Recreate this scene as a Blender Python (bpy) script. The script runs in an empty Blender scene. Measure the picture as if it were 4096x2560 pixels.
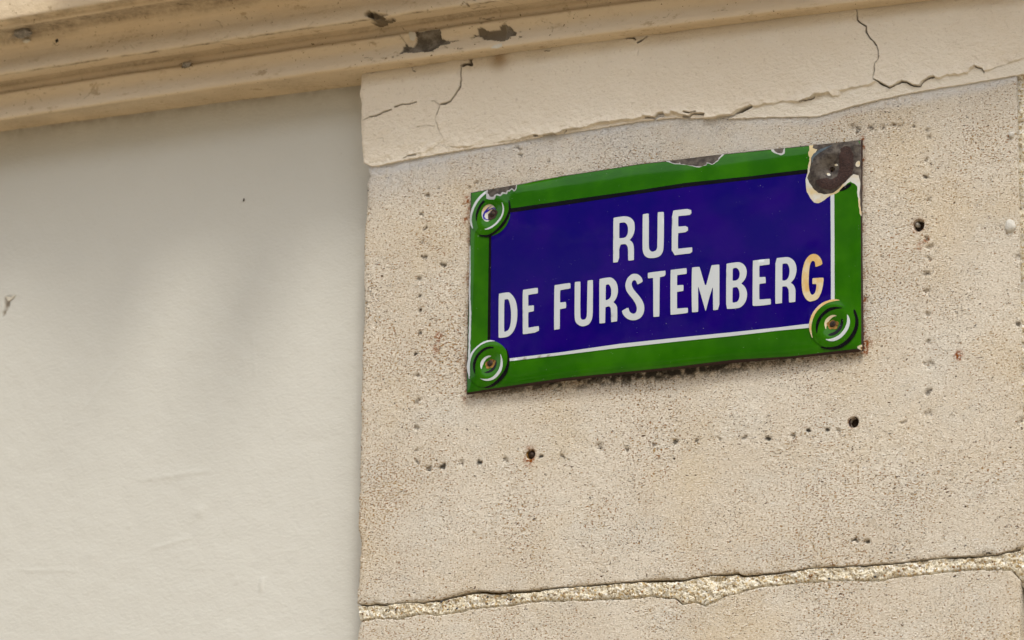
import bpy, math, random
import numpy as np
from mathutils import Matrix, Vector
from mathutils.geometry import delaunay_2d_cdt

sc = bpy.context.scene
col = sc.collection
rng = np.random.default_rng(7)
random.seed(7)

# ---------------------------------------------------------------- camera
cam = bpy.data.cameras.new("camera")
cam.sensor_width = 36.0
cam.lens = 140.6
cam.clip_start, cam.clip_end = 0.1, 500.0
cam.dof.use_dof = True
cam.dof.aperture_fstop = 4.5
cam_ob = bpy.data.objects.new("camera", cam)
col.objects.link(cam_ob)
CAM_LOC = Vector((3.02177, -6.38599, 1.24601))
M3 = Matrix(((0.888613, 0.106511, 0.446119), (0.458296, -0.244816, -0.854418), (0.018212, 0.963701, -0.266361)))
cam_ob.matrix_world = Matrix.Translation(CAM_LOC) @ M3.to_4x4()
cam.dof.focus_distance = 7.28
sc.camera = cam_ob

# ---------------------------------------------------------------- light
SUN_TO = Vector((0.30, -0.43, 0.86)).normalized()
world = bpy.data.worlds.new("World")
sc.world = world
world.use_nodes = True
wn = world.node_tree.nodes
wl = world.node_tree.links
bg = wn["Background"]
sky = wn.new("ShaderNodeTexSky")
sky.sky_type = 'NISHITA'
sky.sun_disc = False
sky.sun_elevation = math.asin(SUN_TO.z)
sky.sun_rotation = math.atan2(SUN_TO.x, SUN_TO.y)
sky.air_density = 1.0
sky.dust_density = 3.0
hs = wn.new("ShaderNodeHueSaturation")       # thin cloud: a paler sky
hs.inputs["Saturation"].default_value = 0.3
wl.new(sky.outputs[0], hs.inputs["Color"])
wl.new(hs.outputs[0], bg.inputs["Color"])
bg.inputs["Strength"].default_value = 0.15
sun = bpy.data.lights.new("sun", 'SUN')
sun.energy = 1.05
sun.angle = math.radians(10)
sun.color = (1.0, 0.94, 0.84)
sun_ob = bpy.data.objects.new("sun", sun)
sun_ob.rotation_euler = SUN_TO.to_track_quat('Z', 'Y').to_euler()
sun_ob.location = (4, -8, 12)
col.objects.link(sun_ob)

sc.view_settings.view_transform = 'Standard'
sc.view_settings.look = 'None'
sc.view_settings.gamma = 1.0
sc.view_settings.use_curve_mapping = False
sc.view_settings.exposure = 0.88

# measured outlines on the facade, in metres: (x along the wall, z height)
D = {'anchor':(.5015,3.3217,.0104),
'arcs_bl':[('white',[(-.3346,3.1935),(-.3501,3.1979),(-.3649,3.1951),(-.3808,3.1857),(-.3932,3.1734),(-.398,3.1617),(-.3992,3.1516),(-.397,3.1411),(-.3921,3.1298),(-.3906,3.1353),(-.3915,3.1507),(-.3901,3.1648),(-.3841,3.1774),(-.3717,3.1882),(-.358,3.1932),(-.3466,3.1942)]),('black',[(-.339,3.1813),(-.3396,3.1829),(-.351,3.1849),(-.3646,3.1813),(-.3759,3.1724),(-.3825,3.1609),(-.3841,3.1519),(-.3821,3.1414),(-.378,3.1333),(-.3787,3.1411),(-.3783,3.1512),(-.3757,3.1621),(-.369,3.1716),(-.3589,3.1785),(-.3486,3.1809),(-.3395,3.1803)]),('white',[(-.3444,3.1661),(-.3507,3.1682),(-.3587,3.1663),(-.3654,3.1609),(-.3684,3.1541),(-.368,3.148),(-.3656,3.1421),(-.364,3.1496),(-.3608,3.1573),(-.3552,3.1638)]),('black',[(-.3358,3.159),(-.3334,3.1522),(-.3345,3.1452),(-.3389,3.1386),(-.3468,3.1344),(-.3547,3.1343),(-.3606,3.1365),(-.3559,3.1373),(-.3491,3.1392),(-.3435,3.1437),(-.3391,3.1498),(-.3374,3.1557)]),('white',[(-.3252,3.169),(-.3211,3.1599),(-.319,3.1505),(-.3197,3.1405),(-.3241,3.1309),(-.3331,3.1227),(-.3432,3.1188),(-.3533,3.1186),(-.3613,3.1213),(-.3684,3.1254),(-.3602,3.1229),(-.35,3.1221),(-.3399,3.125),(-.3309,3.1326),(-.3259,3.1412),(-.3238,3.1511),(-.3239,3.1612)]),('black',[(-.3145,3.1804),(-.3087,3.1696),(-.3052,3.155),(-.3068,3.1411),(-.3117,3.1285),(-.3206,3.1183),(-.3318,3.1115),(-.343,3.1071),(-.3543,3.1058),(-.3633,3.1083),(-.3543,3.1086),(-.3431,3.1117),(-.3319,3.1186),(-.3218,3.1276),(-.3141,3.1378),(-.3102,3.1495),(-.3098,3.1616),(-.3116,3.171)])],
'arcs_br':[('cream',[(.3594,3.1946),(.347,3.1981),(.3356,3.197),(.3211,3.1924),(.3085,3.1815),(.3011,3.1691),(.2981,3.1553),(.2987,3.1452),(.3017,3.1358),(.305,3.1284),(.3033,3.1397),(.3026,3.1498),(.3052,3.1627),(.3116,3.1761),(.3221,3.1862),(.3346,3.1925),(.347,3.1943)]),('black',[(.3629,3.1801),(.35,3.1834),(.3376,3.1826),(.3261,3.1762),(.3177,3.1674),(.3124,3.1579),(.3115,3.1479),(.3127,3.1397),(.3141,3.1371),(.3156,3.1465),(.3176,3.1554),(.3229,3.1659),(.3313,3.1731),(.3417,3.1777),(.3521,3.1792),(.3624,3.1791)]),('cream',[(.352,3.1665),(.3447,3.1695),(.3375,3.168),(.3302,3.1632),(.327,3.1564),(.3274,3.1503),(.33,3.143),(.3306,3.15),(.3332,3.1568),(.3385,3.1628),(.3447,3.1663)]),('black',[(.3592,3.1605),(.3628,3.1599),(.3641,3.1527),(.3616,3.1439),(.3559,3.1364),(.3486,3.1316),(.3402,3.1304),(.3338,3.1326),(.3382,3.1357),(.3455,3.1375),(.3528,3.1428),(.3575,3.1504)]),('white',[(.3711,3.1682),(.3757,3.1606),(.3769,3.1525),(.3745,3.1416),(.3682,3.1322),(.3589,3.1241),(.3484,3.1201),(.3391,3.1202),(.3282,3.1253),(.337,3.1244),(.3475,3.1262),(.3579,3.1312),(.3662,3.1404),(.371,3.151),(.3716,3.1601)]),('black',[(.3846,3.1762),(.3891,3.1664),(.3919,3.154),(.391,3.142),(.3868,3.1303),(.3785,3.1191),(.3681,3.1111),(.3556,3.1058),(.3441,3.1049),(.3285,3.1075),(.3183,3.112),(.3208,3.1128),(.3306,3.1103),(.3473,3.1101),(.3598,3.1139),(.3723,3.1227),(.3817,3.1349),(.3859,3.1475),(.386,3.1596),(.382,3.1731)])],
'arcs_tl':[('white',[(-.3642,3.4927),(-.3721,3.488),(-.3833,3.478),(-.3933,3.4647),(-.3994,3.4508),(-.4006,3.4406),(-.3983,3.4298),(-.3904,3.4178),(-.3937,3.4313),(-.3953,3.4398),(-.393,3.451),(-.3864,3.4648),(-.3764,3.477),(-.3674,3.4842),(-.3629,3.4867)]),('black',[(-.3671,3.4742),(-.375,3.4674),(-.3816,3.4568),(-.3848,3.4468),(-.3846,3.4394),(-.3831,3.4335),(-.3817,3.4338),(-.3812,3.4411),(-.378,3.4521),(-.3714,3.4638),(-.3624,3.4709),(-.3676,3.4701)]),('white',[(-.3284,3.464),(-.3242,3.4563),(-.3225,3.4477),(-.3247,3.4365),(-.3324,3.4261),(-.3425,3.4181),(-.3528,3.4137),(-.3608,3.4133),(-.3652,3.4149),(-.3563,3.4163),(-.3461,3.4206),(-.336,3.4287),(-.3282,3.4391),(-.3257,3.4492),(-.3271,3.4588)]),('black',[(-.3143,3.4676),(-.3119,3.463),(-.3085,3.4479),(-.311,3.4357),(-.3169,3.424),(-.3264,3.4138),(-.3376,3.406),(-.349,3.4007),(-.3581,3.3985),(-.3697,3.4014),(-.3777,3.4046),(-.3768,3.406),(-.3675,3.4043),(-.3571,3.4029),(-.3457,3.4065),(-.3344,3.4139),(-.3244,3.424),(-.3167,3.4355),(-.3125,3.4474),(-.314,3.4591)])],
'blue':[(-.3555,3.4511),(-.3072,3.4446),(-.1829,3.4454),(-.042,3.4458),(.0538,3.4479),(.1855,3.4453),(.3432,3.4425),(.3432,3.3126),(.343,3.1548),(.2973,3.1538),(.2374,3.1539),(.1493,3.1535),(.0372,3.1547),(-.0772,3.1557),(-.1939,3.1543),(-.3052,3.1549),(-.3504,3.1547),(-.3507,3.1983),(-.3517,3.2861)],
'bolts':[(-.2688,2.9748,.0088),(.3747,2.9726,.00935)],
'bug':(-.9451,3.5674),
'ccracks':[(1.3,[(-.3421,3.8591),(-.3366,3.8499),(-.332,3.8426),(-.3327,3.8327)]),(1.3,[(-.4601,3.8223),(-.4557,3.8258)]),(1.3,[(-.5493,3.7841),(-.5646,3.7808)]),(1.3,[(-.5354,3.8056),(-.5486,3.8235)]),(1.3,[(-.4442,3.799),(-.4227,3.7992)]),(1.3,[(-.4284,3.778),(-.4051,3.7747)]),(1.3,[(-.4529,3.7903),(-.4438,3.7831)]),(1.3,[(-.3772,3.836),(-.3611,3.8322),(-.3469,3.8335)]),(1.3,[(-.384,3.8228),(-.377,3.8267),(-.3688,3.821)]),(1.3,[(-.3995,3.8),(-.3888,3.801)]),(1.3,[(-.2966,3.7949),(-.2887,3.7959)]),(1.3,[(-.2822,3.7795),(-.276,3.7786)]),(1.3,[(-.3771,3.8343),(-.3736,3.8363)]),(3.0,[(-.3575,3.8289),(-.3531,3.8274)]),(3.5,[(-.3725,3.8237),(-.3707,3.8217)])],
'chips':[([(-.3664,3.4977),(-.3013,3.5009),(-.2995,3.4928),(-.3001,3.484),(-.3046,3.4823),(-.3099,3.4877),(-.3139,3.4834),(-.3185,3.4841),(-.3195,3.4785),(-.3241,3.4802),(-.3285,3.4818),(-.3317,3.4753),(-.3392,3.4795),(-.3429,3.4775),(-.3428,3.4727),(-.3475,3.4706),(-.3568,3.4731),(-.3639,3.4756),(-.3641,3.4827)],[(-.3639,3.5015),(-.3035,3.5013),(-.302,3.4932),(-.3023,3.4869),(-.3045,3.4851),(-.31,3.4909),(-.3155,3.4861),(-.3201,3.4867),(-.3214,3.4816),(-.3245,3.4831),(-.3297,3.4854),(-.3332,3.4795),(-.3399,3.4831),(-.3461,3.4813),(-.3472,3.4778),(-.3517,3.4768),(-.3558,3.4795),(-.3588,3.4846),(-.3623,3.4866)]),([(.0101,3.5063),(.1291,3.5017),(.1266,3.4958),(.1208,3.4915),(.1192,3.4875),(.112,3.4829),(.1065,3.4801),(.101,3.4837),(.0956,3.4846),(.0954,3.4817),(.0867,3.4797),(.0794,3.4787),(.0675,3.4825),(.0561,3.4863),(.0482,3.488),(.0306,3.4919),(.0227,3.4946),(.0173,3.4983),(.0111,3.4996)],[(.0167,3.5063),(.1248,3.5031),(.1227,3.4967),(.1186,3.493),(.1178,3.4893),(.1107,3.4848),(.1064,3.4818),(.1013,3.4853),(.0946,3.4867),(.0942,3.4831),(.0862,3.481),(.0793,3.4803),(.0675,3.4838),(.0561,3.4874),(.0482,3.4896),(.0429,3.4907),(.0401,3.4949),(.0385,3.4921),(.0306,3.4931),(.0235,3.4966),(.0185,3.5003)]),([(.2213,3.5002),(.2489,3.4995),(.2504,3.484),(.2469,3.483),(.244,3.4813),(.2357,3.4844),(.2262,3.49),(.222,3.4934)],[(.2254,3.4996),(.2466,3.4998),(.2462,3.4874),(.243,3.4849),(.2356,3.4876),(.2282,3.4926)]),([(.3051,3.4995),(.4088,3.5045),(.4078,3.3432),(.3947,3.348),(.3921,3.3707),(.3899,3.3989),(.3894,3.4074),(.3815,3.4127),(.3764,3.4159),(.3571,3.399),(.3469,3.3945),(.3366,3.3923),(.3253,3.3834),(.3139,3.3807),(.3059,3.3845),(.299,3.3954),(.2929,3.4076),(.2908,3.4294),(.2953,3.4414),(.2958,3.455),(.2994,3.4671),(.2952,3.479),(.2986,3.4866),(.294,3.5009)],[(.3076,3.4764),(.3133,3.4836),(.304,3.4882),(.3051,3.4995),(.4088,3.5045),(.4078,3.3432),(.3954,3.3591),(.3936,3.3929),(.3954,3.4117),(.3923,3.4255),(.3832,3.4283),(.3776,3.4239),(.3662,3.4139),(.3537,3.4024),(.3412,3.3965),(.3275,3.3969),(.3161,3.401),(.3058,3.4112),(.2994,3.4216),(.2947,3.4324),(.2989,3.4421),(.3011,3.4589),(.3025,3.469)]),([(.3893,3.108),(.3955,3.1104),(.4012,3.1098),(.4011,3.0937),(.3939,3.1005),(.3882,3.1031)],[(.3934,3.1045),(.4012,3.1078),(.4011,3.0937),(.3954,3.1008)])],
'cracks':[(4.5,12,[(-.407,3.77),(-.4095,3.7636),(-.4111,3.7555),(-.4201,3.756),(-.4281,3.7546)]),(5.5,13,[(-.4281,3.7563),(-.4183,3.7574),(-.4093,3.7544)]),(4.5,12,[(-.4114,3.7664),(-.4089,3.7552)]),(2.2,9,[(-.4281,3.7546),(-.4306,3.7458),(-.4321,3.7351),(-.4301,3.7265),(-.4316,3.7167),(-.4342,3.7104)]),(2.4,9,[(-.4342,3.7104),(-.4384,3.7026),(-.4436,3.695),(-.4524,3.6871),(-.4613,3.6833),(-.4756,3.6811)]),(1.6,6,[(-.4756,3.6803),(-.4771,3.6713),(-.4822,3.6604)]),(1.2,2,[(-.4822,3.6604),(-.4847,3.6541),(-.4818,3.6453),(-.4797,3.6351),(-.474,3.6227),(-.4685,3.6161)]),(1.5,7,[(-.6306,3.6781),(-.6133,3.6796),(-.6006,3.6832),(-.5879,3.6865),(-.5816,3.6865)]),(1.6,7,[(-.5754,3.6923),(-.5554,3.6946),(-.5463,3.6925),(-.5264,3.694)]),(1.0,4,[(-.646,3.6734),(-.6306,3.6781)]),(1.0,3,[(-.4938,3.6911),(-.4866,3.691),(-.4774,3.6814)]),(1.0,2,[(-.525,3.6437),(-.5034,3.6441),(-.4853,3.64)]),(1.7,8,[(-.5522,3.5849),(-.5451,3.5889),(-.5306,3.5878),(-.5252,3.588)]),(1.2,5,[(-.5394,3.7688),(-.5365,3.7616),(-.5309,3.7566)]),(1.4,5,[(-.6289,3.768),(-.6216,3.7695)]),(1.0,1.5,[(-.5969,3.6224),(-.6008,3.6321),(-.6117,3.6311)]),(1.5,7,[(.3799,3.7576),(.3873,3.746),(.3882,3.7261),(.3977,3.7163),(.4051,3.709),(.4061,3.6974),(.4145,3.6858),(.4208,3.6797),(.426,3.6706)]),(1.2,5,[(.426,3.6706),(.4291,3.6578),(.4294,3.6443),(.4216,3.6371),(.4215,3.6237),(.4193,3.6116),(.4203,3.6053)]),(1.9,9,[(.4203,3.6053),(.4287,3.6021),(.4381,3.5935),(.4475,3.5881),(.459,3.5886)]),(1.6,8,[(.459,3.5886),(.4716,3.5956),(.4831,3.592),(.4945,3.585),(.509,3.5809)]),(1.5,7,[(.509,3.5809),(.5164,3.5908),(.5268,3.594),(.5372,3.596)]),(1.3,5,[(.6137,3.6046),(.6218,3.6014),(.6319,3.5918)]),(1.4,6,[(.2738,3.5843),(.2952,3.5876),(.3016,3.5909)]),(3.0,12,[(.1778,3.5895),(.155,3.5817),(.1368,3.5754)]),(4.0,12,[(.1368,3.5754),(.1093,3.5736),(.084,3.5744)]),(1.8,9,[(.0816,3.5862),(.0723,3.5886),(.0608,3.5901),(.0516,3.5859),(.04,3.5886)]),(1.5,7,[(.0399,3.5963),(.0515,3.5932),(.0654,3.5939)]),(4.0,12,[(-.0042,3.5968),(-.0101,3.5976),(-.017,3.593)]),(1.5,6,[(-.0205,3.5935),(-.0393,3.5971)]),(2.4,9,[(-.2499,3.5886),(-.2236,3.5869)]),(2.0,8,[(-.2716,3.5922),(-.2632,3.5915)]),(1.5,6,[(-.2093,3.5895),(-.2022,3.5935)]),(1.6,7,[(-.078,3.7571),(-.066,3.7568),(-.0599,3.7522)]),(2.0,9,[(-.0554,3.7466),(-.0449,3.7494),(-.0375,3.7555)]),(.9,3,[(-.0566,3.7211),(-.0522,3.7333)]),(1.2,5,[(-.2513,3.7578),(-.2405,3.7571)])],
'dirt':[(-.5,3.5034,.005719999999999999),(-.5116,3.468,.004679999999999999),(-.5033,3.4381,.005719999999999999),(-.5077,3.4123,.004679999999999999),(-.5036,3.3821,.0052),(-.4627,3.3612,.007279999999999999),(-.5133,3.3407,.004679999999999999),(-.5123,3.3053,.00416),(-.5099,3.2765,.004679999999999999),(-.4764,3.5154,.0036399999999999996),(-.5089,3.2325,.0052),(-.5178,3.1925,.0052),(-.5139,3.1505,.0052),(-.5104,3.0993,.0067599999999999995),(-.5111,3.0478,.005719999999999999),(-.5099,3.0052,.00416),(-.5082,2.9829,.0052),(-.4833,2.9682,.005719999999999999),(-.4511,2.9686,.0067599999999999995),(-.414,2.9709,.0052),(-.3766,2.9692,.004679999999999999),(-.3211,2.9673,.005719999999999999),(-.2479,2.9681,.0052),(-.203,2.9648,.004679999999999999),(-.1275,2.9748,.0078),(-.0722,2.9645,.005719999999999999),(-.0176,2.9695,.004679999999999999),(.024,2.9696,.007279999999999999),(.0692,2.9685,.004679999999999999),(.114,2.967,.004679999999999999),(.1638,2.9646,.0052),(.2098,2.9585,.0052),(.259,2.9587,.004679999999999999),(.2871,2.966,.00416),(.3257,2.9642,.00416),(.3447,2.9604,.00416),(.4342,3.5151,.004679999999999999),(.4532,3.5158,.004679999999999999),(.4689,3.5127,.004679999999999999),(.4932,3.5085,.0031199999999999995),(.3764,3.5233,.0067599999999999995),(.3842,3.5156,.0052),(.4112,3.5158,.0067599999999999995),(.517,3.4419,.0052),(.5162,3.4105,.005719999999999999),(.5196,3.3668,.005719999999999999),(.5156,3.2951,.005719999999999999),(.5221,3.2793,.007279999999999999),(.5209,3.2581,.004679999999999999),(.5149,3.2301,.007279999999999999),(.5158,3.1978,.006239999999999999),(.5165,3.1553,.0052),(.516,3.1044,.006239999999999999),(.5198,3.0638,.0078),(.5173,3.0133,.006239999999999999),(.5156,2.9735,.0067599999999999995),(.685,3.1175,.0067599999999999995),(.6863,2.9421,.006239999999999999),(.6892,3.2423,.007279999999999999),(.4687,2.9625,.0052),(.5195,3.4984,.004679999999999999),(.5232,3.4847,.004679999999999999),(.3742,2.7595,.004679999999999999),(.3803,2.7559,.0031199999999999995),(.3983,2.7544,.00416),(-.3099,3.575,.004679999999999999),(-.3013,3.5703,.00416),(-.3022,3.5591,.004679999999999999),(-.3946,3.5164,.005719999999999999),(-.4099,3.5075,.0031199999999999995),(-.241,3.5387,.0031199999999999995),(.1976,3.5754,.00416)],
'disc_bl':[(-.3066,3.1506),(-.3071,3.1436),(-.3087,3.1368),(-.3114,3.1304),(-.315,3.1245),(-.3196,3.1193),(-.3249,3.1148),(-.331,3.1112),(-.3375,3.1086),(-.3444,3.107),(-.3514,3.1065),(-.3586,3.1071),(-.3655,3.1089),(-.3722,3.1116),(-.3783,3.1154),(-.3839,3.12),(-.3886,3.1254),(-.3925,3.1315),(-.3955,3.1381),(-.3973,3.145),(-.398,3.152),(-.3976,3.1591),(-.3961,3.1659),(-.3935,3.1724),(-.3898,3.1784),(-.3853,3.1837),(-.3798,3.1882),(-.3737,3.1917),(-.3671,3.1943),(-.3601,3.1958),(-.3529,3.1962),(-.3457,3.1955),(-.3387,3.1937),(-.332,3.1909),(-.3258,3.1871),(-.3203,3.1824),(-.3156,3.177),(-.3118,3.1709),(-.309,3.1644),(-.3073,3.1576)],
'disc_br':[(.3906,3.1516),(.39,3.1446),(.3883,3.1379),(.3855,3.1315),(.3817,3.1256),(.3771,3.1204),(.3716,3.116),(.3655,3.1124),(.3588,3.1099),(.3518,3.1083),(.3447,3.1079),(.3375,3.1085),(.3305,3.1102),(.3239,3.113),(.3178,3.1167),(.3124,3.1212),(.3078,3.1266),(.3041,3.1325),(.3014,3.139),(.2998,3.1458),(.2993,3.1527),(.3,3.1596),(.3017,3.1664),(.3045,3.1728),(.3084,3.1786),(.3131,3.1839),(.3186,3.1883),(.3247,3.1919),(.3314,3.1945),(.3383,3.196),(.3455,3.1965),(.3526,3.1959),(.3595,3.1941),(.3661,3.1914),(.3721,3.1877),(.3775,3.1831),(.3821,3.1777),(.3858,3.1718),(.3884,3.1653),(.3901,3.1585)],
'disc_tl':[(-.3101,3.4426),(-.3104,3.4358),(-.3118,3.4292),(-.3143,3.4229),(-.3177,3.4172),(-.322,3.4121),(-.3272,3.4079),(-.333,3.4045),(-.3393,3.4021),(-.346,3.4007),(-.353,3.4004),(-.3599,3.4012),(-.3668,3.4031),(-.3733,3.4059),(-.3794,3.4097),(-.3848,3.4144),(-.3895,3.4198),(-.3933,3.4257),(-.3961,3.4322),(-.3979,3.4389),(-.3987,3.4458),(-.3983,3.4526),(-.3968,3.4593),(-.3943,3.4655),(-.3908,3.4713),(-.3864,3.4763),(-.3812,3.4806),(-.3754,3.484),(-.3691,3.4864),(-.3624,3.4878),(-.3555,3.4881),(-.3486,3.4873),(-.3418,3.4855),(-.3353,3.4826),(-.3293,3.4788),(-.324,3.4742),(-.3193,3.4687),(-.3155,3.4627),(-.3127,3.4563),(-.3108,3.4495)],
'eye_tl':[(-.3582,3.4646),(-.3507,3.4625),(-.3448,3.457),(-.3417,3.4493),(-.3409,3.4419),(-.3453,3.4362),(-.3521,3.4324),(-.3601,3.4293),(-.3671,3.4329),(-.3717,3.4398),(-.3727,3.4483),(-.3712,3.4559),(-.3656,3.4619)],
'flake':[(-.341,3.7609),(-.335,3.7675),(-.3191,3.7685),(-.3172,3.7616),(-.3268,3.7589)],
'fly':(-1.2944,3.8971),
'grime':[(.3393,3.0068,.036399999999999995,.35),(.5199,3.067,.0208,.5),(.5176,3.2187,.018199999999999997,.5),(-.0305,3.5527,.0624,.35),(.0462,3.5619,.046799999999999994,.5),(.1172,3.5524,.046799999999999994,.45),(-.1601,3.565,.0312,.3),(.1726,3.5498,.0312,.3),(-.0854,2.9843,.0416,.18),(.521,3.2738,.0208,.4),(.0239,2.9831,.0312,.15),(.1494,2.9942,.046799999999999994,.14)],
'hole':[(-.5963,3.8547),(-.5937,3.8602),(-.5874,3.8618),(-.5818,3.8568),(-.5746,3.8582),(-.569,3.8532),(-.5635,3.8507),(-.5415,3.8444),(-.5524,3.844),(-.5632,3.8426),(-.5759,3.8411),(-.5851,3.8455),(-.5925,3.8491)],
'joint_bottom':[(-.6419,2.6867),(-.6243,2.6868),(-.58,2.6885),(-.5382,2.6844),(-.4831,2.6905),(-.4553,2.6844),(-.4039,2.6878),(-.3899,2.6916),(-.2906,2.6925),(-.2598,2.6958),(-.1378,2.6892),(-.0627,2.6862),(-.0238,2.6874),(.0268,2.6793),(.0418,2.6686),(.0733,2.6686),(.0876,2.6608),(.1327,2.6771),(.186,2.686),(.2473,2.6892),(.352,2.6873),(.4257,2.6801),(.4445,2.684),(.5682,2.6868),(.608,2.686),(.666,2.6802),(.6892,2.6537),(.704,2.6176)],
'joint_top':[(-.6432,2.7229),(-.6278,2.7217),(-.6113,2.7178),(-.5879,2.7196),(-.5691,2.7156),(-.5251,2.7174),(-.4882,2.7146),(-.4491,2.7168),(-.4001,2.725),(-.3689,2.7265),(-.3252,2.7203),(-.2603,2.7195),(-.1686,2.72),(-.0691,2.7192),(-.0032,2.7187),(.0447,2.715),(.0788,2.7181),(.1465,2.7192),(.1635,2.7135),(.2304,2.7133),(.2972,2.7164),(.3823,2.7133),(.4611,2.7121),(.5363,2.7149),(.64,2.7117),(.6851,2.7205),(.7376,2.7243)],
'letters':[('R',[(-.0913,3.4013),(-.0901,3.402),(-.0808,3.4021),(-.072,3.4022),(-.0631,3.4011),(-.0568,3.3982),(-.0523,3.3943),(-.0486,3.3888),(-.0474,3.382),(-.0469,3.3744),(-.0481,3.3671),(-.051,3.3608),(-.0545,3.3566),(-.0573,3.3545),(-.0539,3.3524),(-.0503,3.3478),(-.0485,3.3426),(-.0477,3.3355),(-.0476,3.3152),(-.048,3.3147),(-.0588,3.3148),(-.0591,3.3179),(-.0597,3.3378),(-.0608,3.3425),(-.0635,3.3465),(-.0671,3.3482),(-.0781,3.3477),(-.0778,3.3148),(-.0895,3.3148),(-.09,3.3154),(-.0907,3.3616)],[[(-.0791,3.3892),(-.0778,3.3904),(-.0699,3.3905),(-.0663,3.389),(-.0626,3.3851),(-.0609,3.3795),(-.0603,3.3728),(-.0613,3.3662),(-.0638,3.362),(-.0678,3.3599),(-.078,3.3604),(-.0784,3.3613)]]),('U',[(-.0311,3.4004),(-.0296,3.401),(-.0204,3.4013),(-.0188,3.4005),(-.0178,3.3608),(-.0176,3.3368),(-.0163,3.3317),(-.0136,3.3281),(-.0105,3.326),(-.0035,3.3269),(-.001,3.3298),(.0003,3.3346),(-.0006,3.4003),(.0002,3.4011),(.0107,3.4006),(.012,3.3992),(.0128,3.3654),(.0127,3.3323),(.0117,3.325),(.0088,3.3192),(.0045,3.3156),(-.0007,3.3142),(-.0086,3.3138),(-.0165,3.3147),(-.0217,3.3171),(-.0262,3.3213),(-.0289,3.3274),(-.03,3.3342),(-.0306,3.3707)],[]),('E',[(.0288,3.4004),(.0385,3.4006),(.0667,3.4),(.0678,3.3881),(.0561,3.3882),(.0423,3.3887),(.0411,3.3881),(.0414,3.3692),(.0427,3.368),(.0609,3.3675),(.0615,3.3558),(.0429,3.3558),(.0414,3.3551),(.0414,3.3265),(.0425,3.3256),(.0692,3.3253),(.0703,3.3243),(.0705,3.314),(.053,3.3143),(.0295,3.3141),(.0289,3.3552)],[]),('D',[(-.3313,3.2845),(-.3287,3.285),(-.3106,3.2854),(-.3064,3.283),(-.2998,3.2759),(-.295,3.2678),(-.2921,3.2583),(-.2905,3.2457),(-.2907,3.2324),(-.2929,3.2194),(-.2969,3.21),(-.3032,3.2029),(-.3105,3.1992),(-.3188,3.1986),(-.329,3.1993),(-.3302,3.2003),(-.3308,3.2465)],[[(-.3192,3.2713),(-.3178,3.2719),(-.3122,3.2725),(-.3094,3.2696),(-.3069,3.2635),(-.3049,3.2541),(-.3036,3.2431),(-.3038,3.2299),(-.3053,3.2193),(-.308,3.2134),(-.3116,3.2105),(-.3171,3.2093),(-.3186,3.2105),(-.319,3.2409)]]),('E',[(-.2796,3.2854),(-.2769,3.2859),(-.2484,3.286),(-.2474,3.2851),(-.2473,3.2756),(-.2482,3.2751),(-.267,3.2748),(-.2678,3.274),(-.2675,3.2543),(-.2667,3.2533),(-.2561,3.2531),(-.2554,3.2521),(-.2553,3.2422),(-.2564,3.2417),(-.2665,3.2412),(-.2673,3.2403),(-.267,3.212),(-.2657,3.2112),(-.2456,3.2119),(-.2442,3.2108),(-.2443,3.2005),(-.2775,3.1999),(-.2782,3.2008),(-.2792,3.2484)],[]),('F',[(-.2122,3.2857),(-.211,3.2864),(-.1802,3.2869),(-.1787,3.2858),(-.1781,3.277),(-.1792,3.2761),(-.1991,3.2755),(-.2002,3.2747),(-.2002,3.2525),(-.1992,3.2513),(-.1888,3.2516),(-.1874,3.2503),(-.1873,3.2402),(-.1883,3.2396),(-.1991,3.2391),(-.2003,3.2382),(-.2002,3.2019),(-.2011,3.201),(-.2111,3.2009),(-.212,3.2016),(-.2121,3.2403)],[]),('U',[(-.1693,3.2863),(-.1684,3.2872),(-.1585,3.287),(-.1575,3.2859),(-.1575,3.2529),(-.1574,3.2209),(-.1562,3.2159),(-.1535,3.2131),(-.1481,3.2129),(-.145,3.2154),(-.1434,3.2201),(-.1431,3.243),(-.1427,3.2861),(-.1415,3.2868),(-.1326,3.2867),(-.1316,3.2856),(-.1314,3.2416),(-.1318,3.2179),(-.1339,3.21),(-.1388,3.2034),(-.1437,3.2015),(-.1495,3.2005),(-.1544,3.2008),(-.1597,3.2032),(-.1647,3.2074),(-.1678,3.2123),(-.1692,3.2215),(-.1692,3.2543)],[]),
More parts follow.
